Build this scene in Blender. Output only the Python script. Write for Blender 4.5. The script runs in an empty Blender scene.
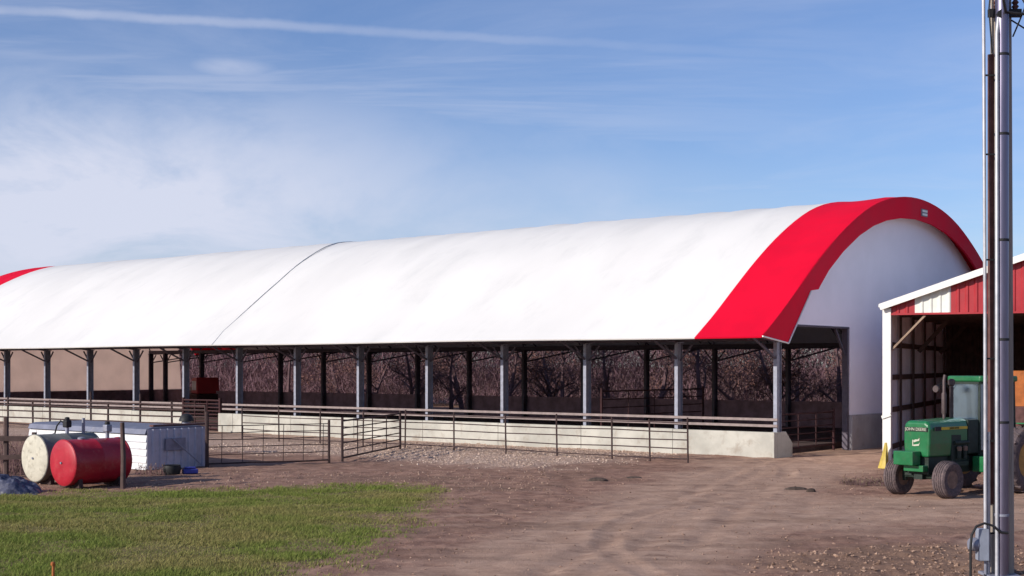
import bpy, math, random
import numpy as np
from mathutils import Vector, Matrix

# ------------------------------------------------------------------ camera, sky, sun
S = bpy.context.scene
COL = S.collection
CAM_H, FPX, HORIZON = 3.2, 1350.0, 366.0
cam_d = bpy.data.cameras.new('camera')
cam = bpy.data.objects.new('camera', cam_d)
COL.objects.link(cam)
cam.location = (0, 0, CAM_H)
cam.rotation_euler = (math.radians(90), 0, 0)
cam_d.sensor_width = 36.0
cam_d.lens = FPX / 1024 * 36.0
cam_d.shift_y = (HORIZON - 288) / 1024
cam_d.clip_start = 0.1
cam_d.clip_end = 9000
S.camera = cam

SUN_EL, SUN_AZ = math.radians(23), math.radians(60)
SUN = Vector((-math.sin(SUN_AZ) * math.cos(SUN_EL), -math.cos(SUN_AZ) * math.cos(SUN_EL), math.sin(SUN_EL)))
sun_d = bpy.data.lights.new('sun', 'SUN')
sun_d.energy = 4.4
sun_d.angle = math.radians(0.6)
sun_d.color = (1.0, 0.93, 0.83)
sun = bpy.data.objects.new('sun', sun_d)
COL.objects.link(sun)
sun.rotation_euler = (-SUN).to_track_quat('-Z', 'Y').to_euler()
sun.location = (-40, -30, 40)

S.view_settings.view_transform = 'Standard'
S.view_settings.look = 'None'
S.view_settings.exposure = 0.2
S.view_settings.gamma = 1.0

world = bpy.data.worlds.new('World')
S.world = world
world.use_nodes = True


class NT:
    """small helper to write node trees briefly"""
    def __init__(self, tree):
        self.t = tree
        tree.nodes.clear()

    def n(self, typ, props=None, **ins):
        nd = self.t.nodes.new(typ)
        for k, v in (props or {}).items():
            setattr(nd, k, v)
        for k, v in ins.items():
            key = int(k[1:]) if k[0] == 'i' and k[1:].isdigit() else k.replace('_', ' ')
            sock = nd.inputs[key]
            if isinstance(v, bpy.types.NodeSocket):
                self.t.links.new(v, sock)
            elif isinstance(v, bpy.types.Node):
                self.t.links.new(v.outputs[0], sock)
            else:
                sock.default_value = v
        return nd

    def math(self, op, a, b=0.0, clamp=False):
        return self.n('ShaderNodeMath', {'operation': op, 'use_clamp': clamp}, i0=a, i1=b).outputs[0]

    def vm(self, op, a, b=(0, 0, 0)):
        return self.n('ShaderNodeVectorMath', {'operation': op}, i0=a, i1=b)

    def rng(self, v, a, b, c=0.0, d=1.0, smooth=True):
        nd = self.n('ShaderNodeMapRange', {'interpolation_type': 'SMOOTHSTEP' if smooth else 'LINEAR'}, i0=v)
        for i, x in enumerate((a, b, c, d)):
            nd.inputs[i + 1].default_value = x
        return nd.outputs[0]

    def mix(self, f, a, b, blend='MIX'):
        nd = self.n('ShaderNodeMix', {'data_type': 'RGBA', 'blend_type': blend})
        for sock, v in ((nd.inputs[0], f), (nd.inputs[6], a), (nd.inputs[7], b)):
            if isinstance(v, bpy.types.NodeSocket):
                self.t.links.new(v, sock)
            elif isinstance(v, (tuple, list)):
                sock.default_value = tuple(v) + ((1,) if len(v) == 3 else ())
            else:
                sock.default_value = v
        return nd.outputs[2]

    def noise(self, vec, scale, detail=4, rough=0.55, dist=0.0):
        return self.n('ShaderNodeTexNoise', None, Vector=vec, Scale=scale, Detail=detail, Roughness=rough,
                      Distortion=dist).outputs[0]


def build_world():
    w = NT(world.node_tree)
    sky = w.n('ShaderNodeTexSky', {'sky_type': 'NISHITA', 'sun_disc': False, 'sun_elevation': SUN_EL,
                                   'sun_rotation': math.atan2(SUN.x, SUN.y), 'air_density': 1.0,
                                   'dust_density': 0.6, 'ozone_density': 2.5, 'altitude': 200}).outputs[0]
    d = w.n('ShaderNodeTexCoord').outputs['Generated']
    sep = w.n('ShaderNodeSeparateXYZ', None, i0=d).outputs
    # thin cloud layer: the direction projected onto a flat sheet overhead
    zc = w.math('MAXIMUM', sep[2], 0.03)
    flat = w.n('ShaderNodeCombineXYZ', None, i0=w.math('DIVIDE', sep[0], zc), i1=w.math('DIVIDE', sep[1], zc)).outputs[0]
    wisps = w.noise(flat, 0.75, 8, 0.62, 0.6)
    streaks = w.noise(w.vm('MULTIPLY', flat, (0.35, 1.1, 1)).outputs[0], 1.3, 6, 0.6, 0.4)

    def patch(px, py, sx, sz, lo, hi):
        c = Vector(((px - 512) / FPX, 1, (HORIZON - py) / FPX)).normalized()
        v = w.vm('MULTIPLY', w.vm('SUBTRACT', d, c).outputs[0], (1 / sx, 1 / sx, 1 / sz)).outputs[0]
        return w.rng(w.vm('LENGTH', v).outputs['Value'], lo, hi, 1.0, 0.0)

    soft = w.noise(w.vm('MULTIPLY', d, (1, 1, 2.4)).outputs[0], 5.5, 7, 0.6, 0.5)
    bank = w.math('MULTIPLY', patch(70, 205, 0.38, 0.11, 0.0, 1.2), w.rng(soft, 0.22, 0.62))
    bank = w.math('MULTIPLY', bank, 1.25, True)
    low = w.math('MULTIPLY', patch(360, 225, 0.36, 0.075, 0.1, 1.1), w.rng(soft, 0.25, 0.7, 0.3, 0.75))
    top = w.math('MULTIPLY', w.rng(streaks, 0.42, 0.72), w.math('MULTIPLY', patch(250, 60, 0.55, 0.12, 0.2, 1.1), 0.38))
    small = w.math('MULTIPLY', patch(232, 68, 0.045, 0.012, 0.1, 1.0), w.rng(soft, 0.3, 0.6, 0.15, 0.5))
    thin = w.math('MULTIPLY', w.rng(wisps, 0.35, 0.8), 0.22)
    cl = w.math('MAXIMUM', w.math('MAXIMUM', bank, low), w.math('MAXIMUM', w.math('MAXIMUM', top, thin), small))
    # vapour trail along a great circle
    d1 = Vector(((0 - 512) / FPX, 1, (HORIZON - 9) / FPX))
    d2 = Vector(((800 - 512) / FPX, 1, (HORIZON - 56) / FPX))
    nrm = d1.cross(d2).normalized()
    wob = w.math('MULTIPLY', w.math('SUBTRACT', w.noise(d, 26, 4, 0.6), 0.5), 0.006)
    off = w.math('ABSOLUTE', w.math('ADD', w.vm('DOT_PRODUCT', d, tuple(nrm)).outputs['Value'], wob))
    trail = w.math('MULTIPLY', w.rng(off, 0.0006, 0.0052, 1.0, 0.0), w.rng(sep[0], -0.38, 0.26, 0.40, 0.06))
    trail = w.math('MULTIPLY', trail, w.rng(w.noise(d, 14, 3), 0.25, 0.6, 0.5, 1.0))
    cl = w.math('MAXIMUM', cl, w.math('ADD', trail, w.math('MULTIPLY', cl, 0.6)), True)
    sky = w.mix(1.0, sky, (0.84, 0.89, 1.13), 'MULTIPLY')
    colr = w.mix(w.math('MULTIPLY', cl, 0.9), sky, (5.9, 6.15, 7.3))
    bg = w.n('ShaderNodeBackground', None, Color=colr, Strength=SKY)
    w.n('ShaderNodeOutputWorld', None, Surface=bg)


SKY = 0.105
build_world()

# ------------------------------------------------------------------ shared helpers
A = Vector((-0.77804615, 0.62820712, 0))     # along the barn, away to the left
G = Vector((0.62820712, 0.77804615, 0))      # across the barn
ROT = math.atan2(G.y, G.x)
CORNER = Vector((9.424, 47.472, 0))


def at(px, depth, py=None, h=None):
    """point of the place at a pixel column and a depth, on the given row or height"""
    z = h if h is not None else CAM_H + (HORIZON - py) / FPX * depth
    return Vector(((px - 512) / FPX * depth, depth, z))


def ground_at(px, py):
    depth = FPX * CAM_H / (py - HORIZON)
    return Vector(((px - 512) / FPX * depth, depth, 0))


class MB:
    def __init__(self):
        self.v, self.f = [], []

    def add(self, vs, fs):
        o = len(self.v)
        self.v += [tuple(p) for p in vs]
        self.f += [tuple(i + o for i in q) for q in fs]
        return self

    def box(self, x0, x1, y0, y1, z0, z1, m=None):
        vs = [Vector(p) for p in ((x0, y0, z0), (x1, y0, z0), (x1, y1, z0), (x0, y1, z0),
                                  (x0, y0, z1), (x1, y0, z1), (x1, y1, z1), (x0, y1, z1))]
        if m is not None:
            vs = [m @ p for p in vs]
        return self.add(vs, [(3, 2, 1, 0), (4, 5, 6, 7), (0, 1, 5, 4), (1, 2, 6, 5), (2, 3, 7, 6), (3, 0, 4, 7)])

    def bar(self, p, q, w, h, up=(0, 0, 1)):
        p, q = Vector(p), Vector(q)
        d = (q - p).normalized()
        up = Vector(up)
        if abs(d.dot(up)) > 0.98:
            up = Vector((1, 0, 0))
        s = d.cross(up).normalized() * w / 2
        u = s.cross(d).normalized() * h / 2
        vs = [p - s - u, p + s - u, p + s + u, p - s + u, q - s - u, q + s - u, q + s + u, q - s + u]
        return self.add(vs, [(0, 1, 2, 3), (7, 6, 5, 4), (0, 4, 5, 1), (1, 5, 6, 2), (2, 6, 7, 3), (3, 7, 4, 0)])

    def tube(self, pts, r, n=8, cap=True):
        pts = [Vector(p) for p in pts]
        rs = r if isinstance(r, (list, tuple)) else [r] * len(pts)
        vs, fs = [], []
        ref = None
        for i, p in enumerate(pts):
            d = (pts[min(i + 1, len(pts) - 1)] - pts[max(i - 1, 0)]).normalized()
            if ref is None:
                ref = Vector((0, 0, 1)) if abs(d.z) < 0.9 else Vector((1, 0, 0))
            s = d.cross(ref).normalized()
            u = s.cross(d).normalized()
            ref = u
            for k in range(n):
                t = 2 * math.pi * k / n
                vs.append(p + (s * math.cos(t) + u * math.sin(t)) * rs[i])
        for i in range(len(pts) - 1):
            for k in range(n):
                a, b = i * n + k, i * n + (k + 1) % n
                fs.append((a, a + n, b + n, b))
        if cap:
            fs.append(tuple(range(n)))
            fs.append(tuple(range((len(pts) - 1) * n, len(pts) * n))[::-1])
        return self.add(vs, fs)

    def lathe(self, prof, m=None, n=32, closed=False):
        """prof: (radius, axial) pairs revolved about local z; m places it"""
        m = m or Matrix()
        vs, fs = [], []
        for r, z in prof:
            for k in range(n):
                t = 2 * math.pi * k / n
                vs.append(m @ Vector((r * math.cos(t), r * math.sin(t), z)))
        L = len(prof)
        for i in range(L if closed else L - 1):
            j = (i + 1) % L
            for k in range(n):
                k2 = (k + 1) % n
                fs.append((i * n + k, i * n + k2, j * n + k2, j * n + k))
        if not closed:
            fs.append(tuple(range(n))[::-1])
            fs.append(tuple(range((L - 1) * n, L * n)))
        return self.add(vs, fs)

    def prism(self, poly, m, d0, d1):
        """poly in the local xy plane of m, extruded along its z"""
        n = len(poly)
        vs = [m @ Vector((x, y, d0)) for x, y in poly] + [m @ Vector((x, y, d1)) for x, y in poly]
        fs = [tuple(range(n))[::-1], tuple(range(n, 2 * n))]
        fs += [(i, (i + 1) % n, n + (i + 1) % n, n + i) for i in range(n)]
        return self.add(vs, fs)

    def build(self, name, mat, parent=None, smooth=False, bevel=0.0):
        me = bpy.data.meshes.new(name)
        me.from_pydata(self.v, [], self.f)
        me.update()
        me.materials.append(mat)
        o = bpy.data.objects.new(name, me)
        COL.objects.link(o)
        if parent is not None:
            o.parent = parent
        if smooth:
            for p in me.polygons:
                p.use_smooth = True
            me.set_sharp_from_angle(angle=math.radians(38))
        if bevel:
            b = o.modifiers.new('bevel', 'BEVEL')
            b.width = bevel
            b.segments = 2
            b.limit_method = 'ANGLE'
            b.harden_normals = False
        return o


def tag(o, label=None, cat=None, group=None, kind=None):
    for k, v in (('label', label), ('category', cat), ('group', group), ('kind', kind)):
        if v:
            o[k] = v
    return o


def thing(name, label, cat, loc=(0, 0, 0), rz=0.0, group=None):
    o = bpy.data.objects.new(name, None)
    o.empty_display_size = 0.3
    COL.objects.link(o)
    o.location = loc
    o.rotation_euler = (0, 0, rz)
    return tag(o, label, cat, group)


def copy_tree(o, parent=None):
    c = o.copy()
    COL.objects.link(c)
    if parent is not None:
        c.parent = parent
    for ch in list(o.children):
        copy_tree(ch, c)
    return c


# frames used by prism / lathe: XZ plane extruded along y, YZ plane extruded along x
XZ = Matrix(((1, 0, 0, 0), (0, 0, 1, 0), (0, 1, 0, 0), (0, 0, 0, 1)))
YZ = Matrix(((0, 0, 1, 0), (1, 0, 0, 0), (0, 1, 0, 0), (0, 0, 0, 1)))
AX_X = Matrix.Rotation(math.radians(90), 4, 'Y')


def mat(name, base, rough=0.7, metal=0.0, var=0.25, scale=3.0, dirt=None, dirt_amt=0.0, bump=0.0, bscale=40.0,
        spec=0.3, translucent=0.0, stretch=(1, 1, 1), coat=0.0):
    m = bpy.data.materials.new(name)
    m.use_nodes = True
    w = NT(m.node_tree)
    co = w.n('ShaderNodeTexCoord').outputs['Object']
    co = w.vm('MULTIPLY', co, stretch).outputs[0]
    n1 = w.noise(co, scale, 6, 0.6)
    dark = tuple(c * (1 - var) for c in base)
    lite = tuple(min(1, c * (1 + var * 0.6)) for c in base)
    col = w.mix(w.rng(n1, 0.3, 0.7), dark, lite)
    if dirt:
        n2 = w.noise(co, scale * 2.3, 8, 0.68, 0.3)
        col = w.mix(w.math('MULTIPLY', w.rng(n2, 0.5, 0.72), dirt_amt), col, dirt)
    p = w.n('ShaderNodeBsdfPrincipled', None, Base_Color=col, Metallic=metal,
            Roughness=w.rng(n1, 0.2, 0.8, max(0.02, rough - 0.08), min(1, rough + 0.08)))
    p.inputs['Specular IOR Level'].default_value = spec
    if coat:
        p.inputs['Coat Weight'].default_value = coat
    if bump:
        b = w.n('ShaderNodeBump', None, Strength=bump, Distance=0.02, Height=w.noise(co, bscale, 6, 0.65))
        w.t.links.new(b.outputs[0], p.inputs['Normal'])
    out = p.outputs[0]
    if translucent:
        tr = w.n('ShaderNodeBsdfTranslucent', None, Color=col)
        out = w.n('ShaderNodeMixShader', None, i0=translucent, i1=p.outputs[0], i2=tr.outputs[0]).outputs[0]
    w.n('ShaderNodeOutputMaterial', None, Surface=out)
    return m


M = {}
M['white_fabric'] = mat('white_fabric', (0.75, 0.735, 0.71), 0.6, var=0.04, scale=0.3, bump=0.035, bscale=1.6, translucent=0.08, dirt=(0.56, 0.56, 0.55), dirt_amt=0.3, stretch=(0.45, 1.0, 0.45))
M['wall_fabric'] = mat('wall_fabric', (0.85, 0.79, 0.86), 0.6, var=0.05, scale=0.5, bump=0.06, bscale=2.0, translucent=0.04)
M['red_fabric'] = mat('red_fabric', (0.80, 0.004, 0.035), 0.65, var=0.07, scale=0.6, bump=0.08, bscale=1.8, spec=0.12, translucent=0.2)
M['seam'] = mat('seam_grey', (0.52, 0.52, 0.52), 0.7)
M['galv'] = mat('galvanised_steel', (0.26, 0.27, 0.33), 0.55, 0.3, 0.2, 6, (0.3, 0.27, 0.25), 0.3)
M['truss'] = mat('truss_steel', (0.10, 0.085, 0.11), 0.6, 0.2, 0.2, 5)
M['concrete'] = mat('pale_concrete', (0.45, 0.435, 0.385), 0.85, 0, 0.2, 0.8, (0.26, 0.21, 0.165), 0.6, 0.3, 25)
M['concrete_grey'] = mat('grey_concrete', (0.34, 0.32, 0.33), 0.85, 0, 0.15, 1.2, (0.2, 0.17, 0.15), 0.4, 0.25, 25)
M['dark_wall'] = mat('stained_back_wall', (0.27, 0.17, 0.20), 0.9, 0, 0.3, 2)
M['rail_board'] = mat('rail_board', (0.27, 0.215, 0.205), 0.75, 0, 0.2, 5, (0.2, 0.15, 0.13), 0.4)
M['curtain'] = mat('beige_curtain', (0.84, 0.71, 0.64), 0.8, 0, 0.06, 1, translucent=0.8)
M['rust'] = mat('rusty_pipe', (0.055, 0.034, 0.034), 0.75, 0.2, 0.35, 8, (0.16, 0.08, 0.05), 0.5)
M['gate_red'] = mat('dark_red_gate', (0.05, 0.018, 0.02), 0.7, 0.1, 0.3, 6)
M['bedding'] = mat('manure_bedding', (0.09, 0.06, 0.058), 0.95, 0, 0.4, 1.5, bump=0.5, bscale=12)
M['red_metal'] = mat('red_siding', (0.36, 0.022, 0.03), 0.45, 0.0, 0.12, 1.5, (0.3, 0.06, 0.06), 0.3, spec=0.4)
M['white_metal'] = mat('white_siding', (0.72, 0.72, 0.66), 0.45, 0.0, 0.08, 1.5, (0.5, 0.46, 0.4), 0.3, spec=0.4)
M['white_trim'] = mat('white_trim', (0.78, 0.76, 0.72), 0.5, 0, 0.06, 2, (0.45, 0.4, 0.35), 0.3)
M['inner_metal'] = mat('inner_sheet_metal', (0.74, 0.72, 0.78), 0.5, 0.0, 0.1, 2)
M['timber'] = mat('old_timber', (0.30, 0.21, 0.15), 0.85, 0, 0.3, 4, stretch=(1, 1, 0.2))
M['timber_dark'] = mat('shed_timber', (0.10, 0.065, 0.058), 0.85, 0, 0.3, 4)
M['pole_wood'] = mat('weathered_pole_wood', (0.33, 0.28, 0.23), 0.85, 0, 0.3, 7, (0.16, 0.13, 0.12), 0.6, 0.6, 30, stretch=(1, 1, 0.07))
M['mast'] = mat('steel_mast', (0.21, 0.19, 0.26), 0.36, 0.85, 0.15, 5, (0.12, 0.10, 0.12), 0.25, stretch=(1, 1, 0.15))
M['guard'] = mat('brown_cable_guard', (0.12, 0.055, 0.05), 0.6, 0.1, 0.3, 6)
M['conduit'] = mat('pale_conduit', (0.44, 0.44, 0.47), 0.45, 0.3, 0.15, 5)
M['meter_grey'] = mat('meter_box_grey', (0.30, 0.33, 0.40), 0.45, 0.2, 0.1, 6)
M['black'] = mat('black_rubber', (0.018, 0.018, 0.02), 0.6, 0, 0.2, 10)
M['green'] = mat('tractor_green', (0.009, 0.13, 0.042), 0.34, 0, 0.15, 3, (0.10, 0.085, 0.06), 0.3, spec=0.5, coat=0.25)
M['green_dark'] = mat('engine_grime', (0.02, 0.032, 0.026), 0.6, 0, 0.4, 8)
M['yellow'] = mat('tractor_yellow', (0.62, 0.42, 0.03), 0.45, 0, 0.15, 6, (0.2, 0.14, 0.08), 0.4)
M['rim'] = mat('muddy_yellow_rim', (0.40, 0.22, 0.06), 0.7, 0, 0.3, 6, (0.16, 0.11, 0.08), 0.7)
M['rim_mud'] = mat('mud_covered_rim', (0.20, 0.13, 0.10), 0.8, 0, 0.3, 6, (0.12, 0.085, 0.07), 0.6)
M['tyre'] = mat('dusty_tyre', (0.10, 0.075, 0.078), 0.85, 0, 0.3, 8, (0.26, 0.185, 0.165), 0.7, 0.3, 30)
M['letter'] = mat('pale_lettering', (0.46, 0.45, 0.36), 0.6, 0, 0.05)
M['exhaust'] = mat('exhaust_pipe', (0.10, 0.075, 0.075), 0.6, 0.5, 0.3, 10)
M['lamp_lens'] = mat('lamp_lens', (0.6, 0.6, 0.62), 0.2, 0, 0.1)
M['seat'] = mat('seat_vinyl', (0.05, 0.045, 0.03), 0.6)
M['tank_red'] = mat('tank_red_paint', (0.38, 0.009, 0.024), 0.42, 0, 0.15, 2.5, (0.42, 0.12, 0.10), 0.35, 0.1, 20, spec=0.45)
M['tank_dark'] = mat('dark_tank_shell', (0.16, 0.16, 0.15), 0.6, 0, 0.2, 3, (0.3, 0.28, 0.24), 0.4)  # shell of the white tank, coloured darker than its end plate
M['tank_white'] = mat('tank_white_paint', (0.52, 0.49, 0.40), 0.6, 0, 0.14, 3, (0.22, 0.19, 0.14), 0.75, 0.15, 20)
M['box_white'] = mat('bright_sheet_metal', (0.66, 0.66, 0.68), 0.5, 0.0, 0.1, 2, (0.4, 0.37, 0.34), 0.5)
M['box_shaded'] = mat('shaded_sheet_metal', (0.42, 0.42, 0.50), 0.5, 0.2, 0.12, 2, (0.26, 0.24, 0.26), 0.4)  # white shelter's ends and back side: their shade is put into this colour
M['box_roof'] = mat('blue_grey_lid', (0.17, 0.18, 0.24), 0.55, 0.2, 0.2, 2, (0.3, 0.28, 0.3), 0.3)
M['hatch'] = mat('dark_hatch', (0.22, 0.21, 0.26), 0.7)
M['blue'] = mat('blue_plastic', (0.05, 0.06, 0.30), 0.5)
M['tarp'] = mat('slate_tarp', (0.06, 0.065, 0.11), 0.5, 0, 0.4, 4, (0.3, 0.3, 0.36), 0.5, 0.3, 15)
M['yellow_plastic'] = mat('yellow_plastic', (0.56, 0.42, 0.09), 0.55, 0, 0.2, 5, (0.4, 0.3, 0.1), 0.4)
M['orange'] = mat('faded_orange_paint', (0.42, 0.13, 0.035), 0.6, 0, 0.25, 4, (0.2, 0.1, 0.06), 0.5)
M['clod'] = mat('dark_clod', (0.085, 0.06, 0.048), 0.95, 0, 0.4, 8, bump=0.6, bscale=30)
M['bark'] = mat('dark_bark', (0.12, 0.07, 0.075), 0.9, 0, 0.35, 3, bump=0.5, bscale=12)
M['twig'] = mat('reddish_twigs', (0.15, 0.085, 0.09), 0.9, 0, 0.4, 0.6)
M['leaf'] = mat('dry_brown_leaves', (0.20, 0.10, 0.085), 0.85, 0, 0.5, 0.5)
M['weed'] = mat('dry_weed', (0.26, 0.19, 0.125), 0.9, 0, 0.4, 2)


def glass_mat():
    m = bpy.data.materials.new('cab_glass')
    m.use_nodes = True
    w = NT(m.node_tree)
    tr = w.n('ShaderNodeBsdfTransparent', None, Color=(0.55, 0.62, 0.66, 1))
    gl = w.n('ShaderNodeBsdfGlossy', None, Color=(0.72, 0.86, 1, 1), Roughness=0.22)
    fr = w.n('ShaderNodeFresnel', None, IOR=1.55)
    f = w.math('ADD', w.math('MULTIPLY', fr.outputs[0], 1.6), 0.28, True)
    w.n('ShaderNodeOutputMaterial', None, Surface=w.n('ShaderNodeMixShader', None, i0=f, i1=tr.outputs[0], i2=gl.outputs[0]))
    return m


M['glass'] = glass_mat()

# ------------------------------------------------------------------ ground
rs = np.random.RandomState(7)
_tab = rs.rand(256, 256)


def vnoise(x, y):
    xi, yi = np.floor(x).astype(int), np.floor(y).astype(int)
    fx, fy = x - xi, y - yi
    fx, fy = fx * fx * (3 - 2 * fx), fy * fy * (3 - 2 * fy)
    a, b = _tab[xi % 256, yi % 256], _tab[(xi + 1) % 256, yi % 256]
    c, d = _tab[xi % 256, (yi + 1) % 256], _tab[(xi + 1) % 256, (yi + 1) % 256]
    return (a * (1 - fx) + b * fx) * (1 - fy) + (c * (1 - fx) + d * fx) * fy


def fbm(x, y, o=4):
    t, s, n = 0, 0.5, 0
    for i in range(o):
        t = t + s * vnoise(x * 2 ** i + 17.3 * i, y * 2 ** i + 5.1 * i)
        n += s
        s *= 0.5
    return t / n


def sstep(v, a, b):
    t = np.clip((v - a) / (b - a), 0, 1)
    return t * t * (3 - 2 * t)


def lawn_mask(x, y):
    xr = np.interp(y, [0, 20.5, 22.3, 26.3, 32.2, 36], [-3.6, -3.3, -3.05, -2.4, -1.75, -2.3])
    yt = np.interp(x, [-40, -13, -10, -8, -2, 0], [31.5, 33.0, 34.6, 35.1, 35.9, 35.9])
    n = (fbm(x * 0.9, y * 0.9, 4) - 0.5)
    dd = np.minimum((xr - x) * 1.0, (yt - y) * 0.55) + n * 1.9
    return sstep(dd, -0.7, 1.5)


def barn_uv(x, y):
    dx, dy = x - CORNER.x, y - CORNER.y
    return dx * A.x + dy * A.y, dx * G.x + dy * G.y


def ground_fields(x, y):
    a, g = barn_uv(x, y)
    lawn = lawn_mask(x, y)
    n = fbm(x * 0.55, y * 0.55, 4) - 0.5
    # pale gravel apron between the pipe fence and the yard
    grav = sstep(g + n * 3.2, -11.5, -7.5) * sstep(-g, -0.3, 0.2) * sstep(a + n * 4, 1.5, 6.0) * sstep(-a, -60, -40)
    # packed drive up to the end of the barn, with a branch to the shed
    s1 = (x - 0.9 - (y - 20.5) * 0.30 - 0.0022 * (y - 20.5) ** 2)
    w1 = 1 - sstep(np.abs(s1) + n * 2.2, 1.6, 3.6)
    w2 = (1 - sstep(np.abs(y - 28.5 - 0.32 * (x - 4)) + n * 2.5, 1.6, 4.0)) * sstep(x, 1.0, 4.5)
    w3 = (1 - sstep(np.hypot((x - 8.6) / 2.6, (y - 43.5) / 4.0) + n * 0.8, 0.6, 1.3))
    road = np.clip(np.maximum(np.maximum(w1, w2), w3), 0, 1)
    rough = (1 - sstep(np.hypot((x - 6.6) / 3.0, (y - 21.6) / 2.3) + n * 0.9, 0.7, 1.25))
    trk = np.zeros_like(x)
    for cx, cy, r0 in ((14.0, 24.0, 12.3), (14.0, 24.0, 13.9), (-7.0, 43.5, 15.6), (-7.0, 43.5, 17.2), (30.0, 12.0, 26.5), (30.0, 12.0, 28.1), (16.0, 20.0, 9.0), (16.0, 20.0, 10.6)):
        q = (np.hypot(x - cx, y - cy) - r0 + 0.25 * (fbm(x * 0.3 + r0, y * 0.3, 2) - 0.5)) / 0.2
        k = sstep(fbm(x * 0.22 + r0 * 3.1, y * 0.22, 3), 0.36, 0.58)
        trk = trk + k * (np.exp(-(q * q) ** 2) - 0.75 * np.exp(-((np.abs(q) - 1.55) / 0.38) ** 2))
    trk = trk * (1 - lawn) * sstep(x, -3.5, -0.5)
    road = np.maximum(road, np.clip(trk, 0, 1) * 0.8)
    grav, road, rough = grav * (1 - lawn), road * (1 - lawn), rough * (1 - lawn)
    # height
    z = (fbm(x * 0.25, y * 0.25, 3) - 0.5) * 0.05 + (fbm(x * 1.3, y * 1.3, 4) - 0.5) * 0.05
    ang = 0.9 * np.sin(y * 0.17 + 0.5)
    for s0, wd, dp in ((-0.85, 0.22, 0.022), (0.85, 0.22, 0.022), (-1.9, 0.2, 0.014), (-0.1, 0.2, 0.014), (2.4, 0.3, 0.014)):
        dp = dp * 0.7 * (0.25 + 1.3 * sstep(fbm(x * 0.4 + s0 * 7, y * 0.4, 3), 0.4, 0.65))
        q = (s1 + ang * 0.4 - s0) / wd
        z = z - dp * np.exp(-q * q) * (1 - lawn) + dp * 0.5 * np.exp(-((np.abs(q) - 1.8) ** 2)) * (1 - lawn)
    q2 = (y - 28.0 - 0.32 * (x - 4) + 0.5 * np.sin(x * 0.4))
    for s0 in (-0.9, 0.8, 2.2):
        q = (q2 - s0) / 0.18
        z = z - 0.02 * sstep(fbm(x * 0.5 + s0, y * 0.5, 3), 0.35, 0.6) * np.exp(-q * q) * (1 - lawn) * sstep(x, 0.5, 2)
    z = z - 0.017 * trk
    z = z + rough * (fbm(x * 5.5, y * 5.5, 3) - 0.45) * 0.10
    z = z + (1 - road) * (1 - lawn) * (fbm(x * 5, y * 5, 2) - 0.5) * 0.045
    fade = np.clip(1 - np.maximum(np.abs(x) - 24, np.maximum(14 - y, y - 62)) / 6, 0, 1)
    z = z * fade - 0.01
    z = np.where((g > -0.25) & (a > -1.0), -0.03, z)
    return lawn, grav, road, rough, z


def graded(lo, hi, step, far):
    core = np.arange(lo, hi + step / 2, step)
    ext = step * np.cumsum(1.28 ** np.arange(1, 60))
    ext = ext[ext < far]
    return np.concatenate([lo - ext[::-1], core, hi + ext])


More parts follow.
